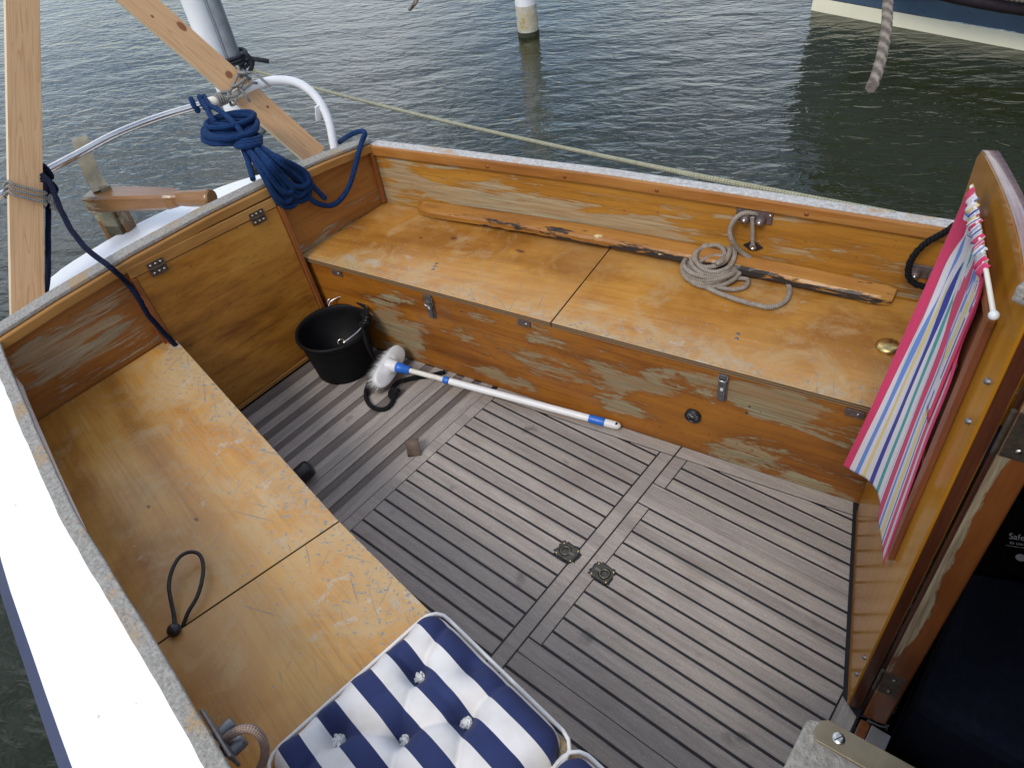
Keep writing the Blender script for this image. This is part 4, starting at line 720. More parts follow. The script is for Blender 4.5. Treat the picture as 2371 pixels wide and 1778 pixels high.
# stern rail
rp_ = PTS['rail']
st = cr([(-1.03, -.93, .5), (-1.10, -.92, .66), (-1.17, -.86, .76), (-1.21, -.76, .79)] + rp_[1:6] + [[-1.195, .06, .80]], 8)
m = MB(); m.tube(st, .0125, 14); rail = m.build('stern_rail', STEEL, boat)
m = MB(); m.tube(cr([(-1.202, .040, .80), (-1.172, .118, .80), (-1.166, .165, .80)], 6), .0165, 14); m.build('sleeve', CREAMP, rail)
arc = cr([(-1.170, .150, .80), (-1.162, .215, .802), (-1.140, .285, .797), (-1.100, .340, .775), (-1.060, .366, .735), (-1.025, .372, .68), (-1.004, .364, .622), (-.998, .352, .56), (-.998, .345, .50)], 8)
m = MB(); m.tube(arc, .0155, 14); ar = m.build('rail_end', WHITEPAINT, rail)
m = MB(); m.slab([(-.010, -.036), (.010, -.030), (.010, .030), (-.010, .036)], (-1.040, .352, .665), (-.2, -.98, 0), (.35, .0, .93), -.003, .003); m.build('bracket', WHITEPAINT, rail, bev=.001)
# tiller and rudder head outside the transom
td = Vector((.893, .450, .010)).normalized(); tp = Vector((-.45, .893, 0)).normalized(); T_ = Vector((-1.300, -.440, .638))
tz = td.cross(tp)
m = MB()
prof = [(0, .040, .028), (.03, .046, .030), (.10, .044, .030), (.24, .036, .028), (.31, .034, .026), (.335, .026, .022), (.35, .020, .019)]
vs = []
for s_, hw, hh in prof: vs += [T_ + td * s_ + tp * a * hw + tz * b * hh for a, b in ((-1, -.55), (-.7, -1), (.7, -1), (1, -.55), (1, .75), (.8, 1), (-.8, 1), (-1, .75))]
fs = [[i * 8 + k, i * 8 + (k + 1) % 8, (i + 1) * 8 + (k + 1) % 8, (i + 1) * 8 + k] for i in range(len(prof) - 1) for k in range(8)] + [[7, 6, 5, 4, 3, 2, 1, 0]]
m.add(vs, fs); TIL = wood('tiller_varnish', (.085, .036, .009), (.20, .088, .022), (.28, .14, .045), ang=R_(27), rough=.3, coat=.5, bias=-.12, wear=True, bare=((.16, .14, .08), (.36, .33, .22)), spots=[((-1.27, -.43, .66), (.12, .12, .2), .2)])
til = m.build('tiller', TIL, boat)
m = MB(); m.tube([T_ + td * s_ for s_ in (.335, .355, .375, .395, .42, .44, .455, .465, .470)], lambda t: float(np.interp(t, [0, .2, .5, .8, .93, 1], [.022, .026, .027, .030, .030, .026])), 18); m.build('grip', TIL, til)
m = MB()
pa = cr([(-1.262, -.415, .665), (-1.285, -.408, .70), (-1.325, -.390, .745), (-1.372, -.366, .785), (-1.400, -.352, .797)], 5)
A = [p + Vector((.010, .022, 0)) for p in pa]; B = [p - Vector((.010, .022, 0)) for p in pa]; k = len(A); o_ = Vector((.010, 0, .008))
m.add(A + B + [p + o_ for p in A] + [p + o_ for p in B], [[i, k + i, k + i + 1, i + 1] for i in range(k - 1)] + [[2 * k + i, 2 * k + i + 1, 3 * k + i + 1, 3 * k + i] for i in range(k - 1)] + [[i, i + 1, 2 * k + i + 1, 2 * k + i] for i in range(k - 1)] + [[k + i, 3 * k + i, 3 * k + i + 1, k + i + 1] for i in range(k - 1)] + [[k - 1, 2 * k - 1, 4 * k - 1, 3 * k - 1]])
m.box((-1.25, -.402, .672), (.03, .03, .018)); m.build('bracket', plain('bracket_bronze', (.26, .23, .16), .4, .6, var=.25, vs=20), til)
m = MB(); m.box((-1.315, -.405, .18), (.11, .05, .90), Matrix.Rotation(.47, 3, 'Z')); m.build('rudder', TIL, boat, bev=.006)
m = MB()
for dz in (.56, .50): m.box((-1.29, -.430, dz - .02), (.06, .012, .11), Matrix.Rotation(.47, 3, 'Z'))
m.build('rudder_cheek', plain('cheek_metal', (.24, .22, .15), .5, .5, var=.3), boat)
# ---------------------------------------------------------------- things
def leaf(s, z, off): return LA + d_ * s + n_ * off + Vector((0, 0, z))
def finish(o, label, cat, group=None):
    v = [p.co.copy() for p in o.data.vertices]; lo = Vector((sum(p.x for p in v) / len(v), sum(p.y for p in v) / len(v), min(p.z for p in v)))
    rel(o, lo); return tag(o, label, cat, group)
def root(name, label, cat, parts, group=None):       # Empty at the base of already built parts
    vs = [p.co for o in parts for p in o.data.vertices]
    lo = Vector((sum(p.x for p in vs) / len(vs), sum(p.y for p in vs) / len(vs), min(p.z for p in vs)))
    e_ = empty(name, label, cat, lo, group)
    for o in parts:
        o.data.transform(Matrix.Translation(-lo))
        if o.parent is None: o.parent = e_
    return e_
# mooring piles
m = MB(); m.lathe([(.062, -1.2), (.062, -.25)], (0, 0, 0)); 
def pile(x, y, r, ztop, label, mats):
    ps_ = []
    for z0, z1, mt, nm, k in ((-1.5, -.215, mats[2], 'waterline_band', 1.03), (-.2152, -.02 if len(mats) > 3 else .06, mats[1], 'stained_foot', 1.0), (-.0201 if len(mats) > 3 else .0599, ztop, mats[0], 'shaft', .995)):
        m = MB(); m.lathe([(r * k, z0), (r * k, z0 + .6 * (z1 - z0)), (r * k, z1)], (x, y, 0), seg=36); ps_.append(m.build(nm, mt))
    return ps_
PW = plain('pile_white', (.80, .81, .82), .5, var=.1, vs=5, bump=.1); 
PY = weathered('pile_stain', (.40, .37, .28), (.60, .56, .44), (.42, .30, .10), .3, .08); PG = plain('pile_algae', (.035, .035, .02), .8, var=.5, vs=18, bump=.4)
pp = pile(-2.925, 1.01, .071, 2.6, '', (PW, PY, PG))
m = MB(); m.lathe([(.0, -.06), (.030, -.04), (.036, -.02), (.036, 2.6)], (-2.835, 1.075, 0), seg=24); pp.append(m.build('guide_pipe', plain('galvanised_pipe', (.36, .39, .43), .35, .5, var=.2, vs=9)))
m = MB(); m.box((-2.880, 1.042, 1.35), (.02, .05, 2.3), Matrix.Rotation(.69, 3, 'Z')); pp.append(m.build('black_strip', BLACKRUB))
root('mooring_pile', 'white mooring pile with a grey metal guide pipe beside it, behind the stern rail', 'mooring pile', pp, 'mooring piles in the water')
pp = pile(-2.73, 3.60, .085, 2.4, '', (PW, PY, PG, 0))
root('mooring_pile', 'white mooring pile with a yellow stained foot standing alone in open water', 'mooring pile', pp, 'mooring piles in the water')
# neighbouring boat
nb = empty('moored_boat', 'dark blue boat with a cream waterline stripe, moored beyond the open water', 'boat', (-.05, 4.9, -.25))
bx, by = Vector((1, -.226, 0)).normalized(), Vector((.226, 1, 0)).normalized()
def nbp(a, b, z): return Vector((-.88, 4.70, 0)) + bx * a + by * b + Vector((0, 0, z))
prof = [(-.15, -.8), (0, -.25), (.010, -.162), (.012, -.158), (-.02, .1), (-.075, .45), (-.10, .72), (-.10, .76)]
def bside(a): return .06 * (a - 2.4) ** 2 * .12 - .0
CREAM = plain('cream_stripe', (.72, .68, .50), .4, var=.06, vs=3); NBLUE = plain('slate_blue_topside', (.075, .12, .18), .3, var=.12, vs=2.5, coat=.4)
for nm, k0, k1, mt in (('boot_stripe', 0, 3, CREAM), ('hull', 3, 8, NBLUE)):
    m = MB(); S = [i * .25 for i in range(29)]; vs = []
    pr = prof[k0:k1]
    for (b, z) in pr: vs += [nbp(a + (.0 if z < .0 else -.06 * z), b + bside(a), z) for a in S]
    q = len(S); fs = [[j * q + i, j * q + i + 1, (j + 1) * q + i + 1, (j + 1) * q + i] for j in range(len(pr) - 1) for i in range(q - 1)]
    o = len(vs); vs += [nbp(0 + (.0 if z < 0 else -.06 * z), 2.2, z) for b, z in pr]
    fs += [[j * q, (j + 1) * q, o + j + 1, o + j] for j in range(len(pr) - 1)]
    m.add(vs, fs, False); ob = m.build(nm, mt); ob.data.transform(Matrix.Translation((.05, -4.9, .25))); ob.parent = nb
m = MB(); m.add([nbp(-.04, -.10, .755), nbp(7, .0, .755), nbp(7, 2.3, .755), nbp(-.04, 2.2, .755)], [[0, 1, 2, 3]])
m.slab([(.15, .22), (7, .35), (7, 2.0), (.15, 1.9)], nbp(0, 0, .75), bx, by, 0, .80); ob = m.build('deckhouse', plain('deckhouse_dark', (.05, .045, .04), .5, var=.3, vs=3)); ob.data.transform(Matrix.Translation((.05, -4.9, .25))); ob.parent = nb
m = MB(); fp = cr([nbp(a, b, z) for a, b, z in ((.45, -.10, .18), (.8, -.125, .085), (1.2, -.14, .05), (1.6, -.14, .045), (2.0, -.14, .06), (2.8, -.13, .13), (3.6, -.12, .18))], 8); m.tube(fp, .055, 14)
ob = m.build('rubbing_fender', plain('dark_fender', (.022, .012, .016), .7, var=.3)); ob.data.transform(Matrix.Translation((.05, -4.9, .25))); ob.parent = nb
m = MB(); fp = cr([nbp(a, b, z) for a, b, z in ((.9, -.17, .17), (1.3, -.195, .115), (1.7, -.20, .105), (2.2, -.19, .12), (3.0, -.17, .19))], 8); m.tube(fp, .030, 14, lobes=3, twist=40)
ob = m.build('fender_rope', HANG_ROPE); ob.data.transform(Matrix.Translation((.05, -4.9, .25))); ob.parent = nb
# timber crutch boards lashed to the stern rail
def board(name, F, P, ext, wdt, th, side, label):
    F, P = Vector(F), Vector(P); ax = (P - F).normalized(); L = (P - F).length * ext
    toc = Vector((1.298, -1.148, 1.65)) - P; nrm = Vector((1, side, 0)); nrm = (nrm - ax * nrm.dot(ax)).normalized(); wd = nrm.cross(ax)
    M = Matrix((ax, wd, nrm)).transposed().to_4x4(); M.translation = F
    m = MB(); m.box((L / 2, 0, -th / 2), (L, wdt, th)); o = m.build(name, PINE_K if 'knotty' in label else PINE, None, bev=.0012); o.matrix_world = M
    return tag(o, label, 'timber board', 'timber boards lashed to the stern rail'), ax, wd, nrm
b1, ax1, wd1, nr1 = board('timber_board', (-1.030, -.861, .495), (-1.175, -.6352, .785), 4.6, .088, .026, -.18, 'pale pine board standing upright, leftmost, tied to the stern rail with thin cord')
b2, ax2, wd2, nr2 = board('timber_board', (-1.041, .295, .515), (-1.1689, .1515, .815), 4.4, .094, .026, .05, 'knotty pine board slanting across the white pile, tied where the rail turns white')
# lashings
m = MB(); rng_ = random.Random(3)
c0 = Vector((-1.175, -.6352, .785))
for k in range(3):
    pth = []
    for i in range(20):
        t = 2 * math.pi * i / 20; x = math.copysign(abs(math.cos(t)) ** .35, math.cos(t)) * .050; y = math.copysign(abs(math.sin(t)) ** .45, math.sin(t)) * .034
        pth.append(c0 + wd1 * x + nr1 * (y - .012) + ax1 * (.016 - .015 * k + .010 * math.cos(t) + .003 * math.sin(3 * t)))
    m.tube(cr(pth, 2, True), .0042, 8, closed=True)
kp = c0 - wd1 * .062 + nr1 * .0
for k in range(5):
    pth = [kp + Vector((rng_.uniform(-.012, .012), rng_.uniform(-.012, .012), -.012 * j + rng_.uniform(-.008, .008))) for j in range(5)]; m.tube(cr(pth, 5), .0055, 8)
finish(m.build('cord_lashing', LASH_ROPE), 'thin pale cord wound round the upright pine board at the rail', 'cord', 'cord lashings on the boards')
m = MB(); c0 = Vector((-1.172, .150, .815))
rl = Vector((.35, 1, .0)).normalized()
for k in range(4):
    pth = []
    for i in range(20):
        t = 2 * math.pi * i / 20; x = math.copysign(abs(math.cos(t)) ** .4, math.cos(t)) * .056; y = math.copysign(abs(math.sin(t)) ** .45, math.sin(t)) * (.034 + .002 * k)
        pth.append(c0 + wd2 * x + nr2 * (y - .012) + ax2 * (.022 - .012 * k + (.024 if k % 2 else -.020) * math.cos(t)))
    m.tube(cr(pth, 2, True), .0046, 8, closed=True)
for k in range(5):
    m.tube([Vector((-1.185, .095 - .009 * k, .80)) + Vector((0, .003 * math.sin(t), 0)) + Vector((math.cos(t), .0, math.sin(t))) * .0195 for t in [2 * math.pi * i / 14 for i in range(14)]], .004, 7, closed=True)
for P in ([(.0, .02, .03), (.02, .035, .04), (.035, .03, .045), (.02, .015, .05), (0, .03, .045), (-.01, .05, .04)], [(.02, .03, .04), (.035, .06, .035), (.055, .075, .005), (.065, .085, -.02)], [(.03, -.02, .02), (.05, -.015, .0), (.055, -.01, -.025), (.045, .0, -.04)], [(.02, -.03, .02), (.045, -.03, .025), (.05, -.005, .03), (.04, .02, .03)]):
    m.tube(cr([c0 + Vector(p) for p in P], 6), .0052, 8)
finish(m.build('cord_lashing', LASH_ROPE), 'mottled grey cord knotted round the slanting pine board and white rail', 'cord', 'cord lashings on the boards')
# blue rope bundle
m = MB(); r_ = .0092
def jit(P, a): return [Vector(p) + Vector((random.uniform(-a, a), random.uniform(-a, a), random.uniform(-a, a))) for p in P]
for i in range(6):
    m.tube(cr(jit(PTS['turn%d' % i][:-1], .003), 3, True), r_, 10, closed=True)
for k in ('hangA', 'hangB', 'dropline'): m.tube(cr(PTS[k], 5), r_, 10)
for i in range(3): m.tube(cr([Vector(p) + Vector((0, 0, .012)) for p in PTS['wrap%d' % i][:-1]], 3, True), r_, 10, closed=True)
for i, k in enumerate(('tailA', 'tailB', 'tailC', 'tailD', 'tailE')): m.tube(cr(PTS[k], 5), r_, 10)
for k, dv in (('tailA', (.004, .022, .022)), ('tailB', (-.004, -.022, .014)), ('tailC', (.008, .022, .026)), ('tailE', (.010, .012, .03)), ('tailB', (.010, .010, .030))):
    Q = PTS[k]; m.tube(cr([Vector(p) + Vector(dv) * math.sin(math.pi * i / (len(Q) - 1)) for i, p in enumerate(Q)], 5), r_, 10)
for i in (0, 2, 3): m.tube(cr([Vector(p) + Vector((.012, .006, .016)) for p in PTS['turn%d' % i][:-1]], 3, True), r_, 10, closed=True)
for k in range(2):
    c0 = Vector((-1.232 + .014 * k, -.005 + .026 * k, .802)); ax = Vector((.33, .94, 0)).normalized(); e1 = ax.cross(Vector((0, 0, 1)))
    m.tube([c0 + (e1 * math.cos(t) + Vector((0, 0, math.sin(t)))) * .021 + ax * .004 * t / 3 for t in [2 * math.pi * i / 16 for i in range(16)]], r_, 10, closed=True)
m.tube(cr(PTS['lineout'], 5), r_, 10)
finish(m.build('rope_bundle', BLUE_ROPE), 'thick blue braided rope coiled and hung from the rail over the transom', 'rope')
m = MB(); m.tube(cr(PTS['lineback'], 5), .007, 8); finish(m.build('light_line', LIGHTBLUE_ROPE), 'lighter blue line drooping behind the slanting pine board', 'rope')
# navy rope from the rail into the cockpit
m = MB(); m.tube(cr(PTS['navyA'], 6), .0075, 12, lobes=3, twist=150); m.tube(cr(PTS['navyB'] + [[-.715, -.605, .33]], 6), .0075, 12, lobes=3, twist=150)
c0 = Vector((-1.232, -.555, .80))
for k in range(2): m.tube([c0 + Vector((math.cos(t), .018 * k + .004 * t, math.sin(t))) * .020 + Vector((0, .018 * k, 0)) for t in [2 * math.pi * i / 16 for i in range(16)]], .0075, 10, closed=True)
m.tube(cr([(-1.225, -.56, .80), (-1.20, -.555, .79), (-1.19, -.55, .76), (-1.20, -.565, .745), (-1.205, -.58, .77), (-1.19, -.575, .80)], 5), .0075, 10)
finish(m.build('navy_rope', NAVY_ROPE), 'dark navy twisted rope from the rail down past the transom hatch', 'rope')
# mooring line
m = MB(); P = [Vector((-2.77, 1.12, .33)).lerp(Vector((.92, .69, .592)), k / 24) - Vector((0, 0, .15 * k / 24 * (1 - k / 24))) for k in range(25)]
m.tube(cr(P, 4), .0085, 10); finish(m.build('mooring_line', GREEN_ROPE), 'greenish white mooring line stretched across the water to the port side', 'rope')
m = MB()
for k in range(4): m.tube([Vector((-2.885, 1.04, .36 + .022 * k)) + Vector((math.cos(t) * 1.35, math.sin(t) * 1.3, .06 * math.sin(t + k))) * .095 for t in [2 * math.pi * i / 20 for i in range(20)]], .011, 8, closed=True)
m.tube(cr([(-2.80, 1.08, .37), (-2.76, 1.10, .40), (-2.72, 1.16, .38), (-2.70, 1.20, .36)], 5), .013, 8); m.tube(cr([(-2.79, 1.06, .40), (-2.75, 1.09, .44), (-2.74, 1.12, .38), (-2.77, 1.10, .33)], 5), .012, 8)
finish(m.build('pile_knot', plain('dark_knot', (.02, .022, .03), .8, var=.6, vs=40)), 'dark weathered knot tied round the white pile above the rail', 'knot')
# dangling ropes from above
m = MB(); m.tube(cr([[.80, .52, 2.7], [.81, .50, 2.0], [.84, .43, 1.5]] + PTS['dangle'], 14), .0082, 20, lobes=3, twist=130, amp=.10)
for k in range(26):
    p = Vector(PTS['dangle'][-1]); a = random.uniform(0, 6.28); q = Vector((math.cos(a), math.sin(a), 0)) * random.uniform(.001, .006); dv = (p - Vector(PTS['dangle'][-2])).normalized() * random.uniform(.006, .014)
    m.tube([p + q - dv * .5, p + q + dv * .5, p + q * 1.3 + dv], .0012, 5)
finish(m.build('hanging_rope', HANG_ROPE), 'thick frayed beige rope end hanging down in front of the blue boat', 'rope')
m = MB(); m.tube(cr([[.15, -.02, 2.7], [.15, -.03, 2.0], [.16, -.09, 1.36]] + PTS['tip'], 6), lambda t: .006 - .003 * t, 8, lobes=3, twist=120); finish(m.build('rope_end', HANG_ROPE), 'tip of a thin grey rope hanging at the top edge over the water', 'rope')
# rope coil on the port bench
m = MB(); rr = random.Random(11); cx, cy = .492, .540; pth = []
lead = [Vector(p) for p in PTS['lead']]
start = lead[-1]
R0 = .094; turns = 9; nst = 20
import math as _m
for i in range(turns * nst):
    t = i / nst; a = R_(-75) - 2 * _m.pi * t
    KK = [1.0, .98, .90, .96, .84, .90, .74, .66, .55, .50]; k = KK[int(t)]; k2 = KK[min(9, int(t) + 1)]
    q = k + (k2 - k) * (t - int(t)); ox, oy = .006 * _m.sin(2.1 * t), .007 * _m.cos(1.7 * t)
    z = T1 + .010 + .0050 * t + (.006 * _m.sin(a * 2 + t)) + (.016 if cy + oy + R0 * q * _m.sin(a) > .575 else 0)
    pth.append(Vector((cx + ox + R0 * q * _m.cos(a) * .88, cy + oy + R0 * q * _m.sin(a) * .98, z)))
tail = [(cx + .03, cy + .02, T1 + .052), (cx - .01, cy + .01, T1 + .045), (cx - .03, cy - .03, T1 + .035), (cx + .00, cy - .045, T1 + .03)]
pth = [p for i, p in enumerate(pth) if i % 2 == 0]
m.tube(cr(lead[:-1] + [pth[0].lerp(start, .5)] + pth + [Vector(p) for p in tail], 3), .0074, 10)
m.tube(cr([(cx + .085, cy - .01, T1 + .012), (cx + .115, cy + .004, T1 + .009), (cx + .125, cy - .03, T1 + .008), (cx + .10, cy - .06, T1 + .008), (cx + .06, cy - .075, T1 + .011)], 6), .0068, 10)
m.tube(cr(PTS['scup'], 4), .0062, 10)
finish(m.build('coiled_rope', GREY_ROPE), 'beige braided rope in a loose coil on the bench, led from the cleat', 'rope')
# old rubbing strip lying along the bench
NS = 60; m = MB(); vs = []
E_ = [(-.598, .347), (-.482, .352), (-.2, .405), (.1, .470), (.392, .530), (.7, .585), (.979, .624)]; rr = random.Random(5)
for i in range(NS):
    t = i / (NS - 1); u = -.610 + 1.592 * t; vi = .345 + .277 * (u + .598) / 1.577; vo = min(wl(u) - .004, vi + .052)
    if t < .06: vi += (.06 - t) / .06 * .030 * ((.06 - t) / .06)
    if t > .985: vi += .012 * (t - .985) / .015; vo -= .010 * (t - .985) / .015
    j = rr.uniform(-.0022, .0022) if t > .15 else 0; zb = T1 + .001 + .022 * math.sin(math.pi * t)
    vi -= .007; vs += [(u, vi + j, zb + .003), (u, vi + .001 + j, zb + .019), (u, vi + .008 + j * .5, zb + .027), (u, vo - .010, zb + .041), (u, vo, zb + .039), (u, vo, zb)]
fs = [[i * 6 + k, (i + 1) * 6 + k, (i + 1) * 6 + (k + 1) % 6, i * 6 + (k + 1) % 6] for i in range(NS - 1) for k in range(6)] + [[5, 4, 3, 2, 1, 0], [(NS - 1) * 6 + k for k in range(6)]]
m.add(vs, fs)
def strip_mat():
    g = G('old_strip'); V = g.vmap(g.P, (1, 1, 1), (0, 0, R_(-10)))
    st = g.noise(g.vmap(V, (3, 40, 40)), 1.0, 5, .6); big = g.noise(g.vmap(V, (2, 8, 8)), 1.0, 4)
    c = g.ramp(g.math('ADD', g.math('MULTIPLY', st, .5), g.math('MULTIPLY', big, .5)), [(.35, (.19, .07, .010)), (.52, (.34, .145, .020)), (.68, (.43, .22, .045))])
    lo = g.dot(g.P, (.173, -.985, 0)); e = g.rng(lo, .000, .026)       # towards the split lower edge
    x = g.sepx(g.P)[0]; mid = g.rng(g.math('ABSOLUTE', g.math('SUBTRACT', x, .18)), .15, .85, 1.0, .45)
    f = g.math('ADD', g.noise(g.vmap(V, (4.5, 30, 30)), 1.0, 6, .7, .3), g.math('MULTIPLY', g.math('MULTIPLY', e, mid), .21))
    dk = g.rng(f, .635, .665); c = g.mix(dk, c, (.022, .015, .012))
    f2 = g.noise(g.vmap(V, (5, 26, 26), (0, 0, 0), (4, 1, 2)), 1.0, 5, .7); cm = g.math('MULTIPLY', g.rng(f2, .665, .68), g.rng(e, .2, .5))
    c = g.mix(cm, c, (.60, .50, .26))
    return g.done(c, g.math('ADD', .46, g.math('MULTIPLY', dk, .3)), g.bump(g.math('ADD', st, dk), .4, .003), Coat_Weight=.08)
finish(m.build('wooden_strip', strip_mat()), 'long split varnished wooden strip lying along the back of the bench', 'wooden strip')
# bucket
bc = Vector((-.578, -.150, .0)); parts = []
m = MB(); m.lathe([(.0, .004), (.096, .004), (.101, .0), (.105, .003), (.108, .03), (.1225, .150), (.124, .152), (.1245, .163), (.131, .166), (.133, .174), (.131, .182), (.1255, .183), (.121, .178), (.119, .160), (.103, .012), (0, .012)], bc, seg=56)
bk = m.build('body', BLACKRUB); parts.append(bk)
m = MB(); rz = .186
hn = [(r * math.cos(R_(a)), r * math.sin(R_(a)), z) for a, r, z in ((-21, .112, .178), (-20, .121, .188), (-6, .123, .195), (14, .125, .198), (35, .128, .202), (60, .135, .206), (85, .139, .210), (108, .140, .212), (128, .139, .205), (141, .136, .194), (145, .130, .182))]
m.tube(cr([bc + Vector(p) for p in hn], 6), .0028, 8)
m.tube([bc + Vector((.100, -.042, .186)) + Vector((math.cos(t) * .013, .010 * math.sin(t), .004 * math.sin(t))) for t in [2 * math.pi * i / 14 for i in range(12)]], .0026, 8)
m.tube([bc + Vector((-.112, .088, .192)) + Vector((math.cos(t) * .012, .011 * math.sin(t), .005 * math.sin(t))) for t in [2 * math.pi * i / 14 for i in range(12)]], .0026, 8)
parts.append(m.build('handle', STEEL))
m = MB(); rr = random.Random(4)
for k in range(4):
    a0 = .55 + .12 * k; P = [bc + Vector((.125 * math.cos(a0) + rr.uniform(-.012, .012), .125 * math.sin(a0) + rr.uniform(-.012, .012), .185 + .012 * math.sin(j * 1.4 + k) + rr.uniform(-.004, .01))) for j in range(6)]
    m.tube(cr(P, 5), .006, 8, lobes=3, twist=150)
m.tube(cr([bc + Vector((.118, .045, .20)), bc + Vector((.136, .030, .15)), bc + Vector((.128, .040, .08)), bc + Vector((.122, .060, .02)), bc + Vector((.150, .080, .008))], 6), .006, 8, lobes=3, twist=150)
m.tube(cr([bc + Vector(p) for p in ((-.02, .132, .205), (.03, .128, .20), (.075, .108, .205), (.11, .07, .195), (.122, .04, .205))], 6), .0065, 8, lobes=3, twist=150)
parts.append(m.build('cord', BLACK_ROPE))
root('bucket', 'black rubber bucket with a wire handle in the corner by the hatch', 'bucket', parts)
m = MB(); fr_ = [p for p in PTS['floorrope'][3:]]
m.tube(cr([[-.43, -.165, .009]] + fr_, 6), .0072, 12, lobes=3, twist=130); kn = Vector(PTS['floorrope'][8])
for k in range(3): m.tube([kn + Vector((0.003, .0, .006)) + Vector((math.cos(t) * .014, math.sin(t) * .010 + .007 * (k - 1), .011 * math.sin(t + k))) for t in [2 * math.pi * i / 14 for i in range(14)]], .0068, 8, closed=True)
finish(m.build('black_rope', BLACK_ROPE), 'black rope with a knot, looped on the teak floor under the broom', 'rope')
# deck broom
parts = []
HP = Vector((-.352, -.110, .075)); EP = Vector((.436, .119, .0165)); hx = (EP - HP).normalized()
hy = Vector((.12, .98, .30)); hy = (hy - hx * hy.dot(hx)).normalized(); hz = hx.cross(hy)
HP0 = HP
bx_ = hx
hx = (hx * .80 + Vector((0, 0, .60))).normalized(); hy = Vector((-.34, .94, .06)); hy = (hy - hx * hy.dot(hx)).normalized(); hz = hx.cross(hy)
m = MB(); L, Wd = .094, .034; n = 40; rings = []
ov = [(math.copysign(abs(math.cos(t)) ** .55, math.cos(t)) * L, math.copysign(abs(math.sin(t)) ** .8, math.sin(t)) * Wd) for t in [2 * math.pi * i / n for i in range(n)]]
lay = [(-.024, .95), (-.021, 1.0), (-.006, 1.0), (-.002, .97), (.0, .90), (.0012, .6), (.006, .38), (.010, .25)]
vs = [HP + hx * x + hy * a * k + hz * b * k for x, k in lay for a, b in ov]
fs = [[i * n + k, i * n + (k + 1) % n, (i + 1) * n + (k + 1) % n, (i + 1) * n + k] for i in range(len(lay) - 1) for k in range(n)] + [list(range(n))[::-1], [(len(lay) - 1) * n + k for k in range(n)]]
m.add(vs, fs, True); m.lathe([(.027, -.012), (.023, .008), (.019, .024)], HP, bx_, 24); hd = m.build('head', WHITEP); parts.append(hd)
m = MB(); rr = random.Random(2)
for i in range(1100):
    a = rr.uniform(-.95, .95); b = rr.uniform(-.9, .9)
    if abs(a) ** 2.6 + abs(b) ** 2.6 > .93: continue
    p = HP + hx * -.018 + hy * a * L + hz * b * Wd; dr = (-hx + hy * (a * .38 + rr.uniform(-.16, .16)) + hz * (b * .35 + rr.uniform(-.16, .16))).normalized()
    ln = rr.uniform(.040, .050); s1 = dr.orthogonal().normalized() * .0016; s2 = dr.cross(s1)
    q = p + dr * ln; q.z = max(q.z, .002)
    o = [p + s1, p - s1 * .5 + s2 * .9, p - s1 * .5 - s2 * .9, q]; m.add(o, [[0, 1, 3], [1, 2, 3], [2, 0, 3]], True)
hx = bx_; parts.append(m.build('bristles', plain('bristle_white', (.74, .75, .74), .6, var=.15)))
def ax(t): return HP.lerp(EP, t)
LL = (EP - HP).length
m = MB(); m.lathe([(.0175, 0), (.0185, .002), (.0170, .026), (.0155, .027), (.0148, .052), (.012, .053)], HP + hx * .022, hx, 24); parts.append(m.build('socket', BLUEP))
m = MB(); m.lathe([(.0090, 0), (.0090, .14)], HP + hx * .072, hx, 20); parts.append(m.build('pole', plain('worn_white_pole', (.66, .64, .56), .4, var=.12, vs=40)))
m = MB(); m.lathe([(.0115, 0), (.0125, .002), (.0125, .018), (.0115, .020)], HP + hx * .205, hx, 20); parts.append(m.build('collar', BLUEP))
m = MB(); m.lathe([(.0118, .0), (.0118, LL - .331)], HP + hx * .228, hx, 20); parts.append(m.build('pole', plain('white_pole', (.72, .72, .71), .35, var=.05, vs=20)))
m = MB(); m.lathe([(.0105, .0), (.0105, .006)], HP + hx * .2235, hx, 16); parts.append(m.build('rust_ring', plain('rust', (.09, .03, .02), .7)))
m = MB(); m.lathe([(.0132, 0), (.0135, .002), (.0135, .049), (.0128, .051)], EP - hx * .103, hx, 20); parts.append(m.build('grip', BLUEP))
m = MB(); m.lathe([(.0122, 0), (.0130, .004), (.0130, .034), (.0105, .045), (.005, .051), (0, .052)], EP - hx * .0515, hx, 20); cap = m.build('end_cap', WHITEP); parts.append(cap)
m = MB(); m.lathe([(.0052, 0), (0, .0006)], EP - hx * .013 + Vector((0, -.003, .0122)), (.1, -.2, 1), 16); parts.append(m.build('hanging_hole', CAULK))
root('deck_brush', 'white deck brush with blue joints on a telescopic pole lying along the bench', 'brush', parts)
# black rubber end under the starboard bench
m = MB(); m.lathe([(.0, .05), (.018, .05), (.026, .046), (.029, .038), (.029, -.10), (.026, -.11)], (-.268, -.603, .03), (.25, .85, .30), 28); finish(m.build('rubber_end', BLACKP), 'black rounded rubber end poking out from under the near bench', 'fender')
# bungee loop
bl_ = PTS['bungee']; parts = []
m = MB(); m.tube(cr([(.164, -1.128, .345)] + bl_[:-1] + [(.168, -1.128, .345)], 6), .0042, 10); parts.append(m.build('loop', plain('bungee_black', (.010, .008, .007), .6, var=.3)))
m = MB(); m.ball((.166, -1.130, T1 + .010), .0145, sq=(1, 1, .9)); parts.append(m.build('toggle_ball', BLACKP))
root('bungee_loop', 'thin black elastic loop with a ball toggle at the lid joint', 'bungee cord', parts)
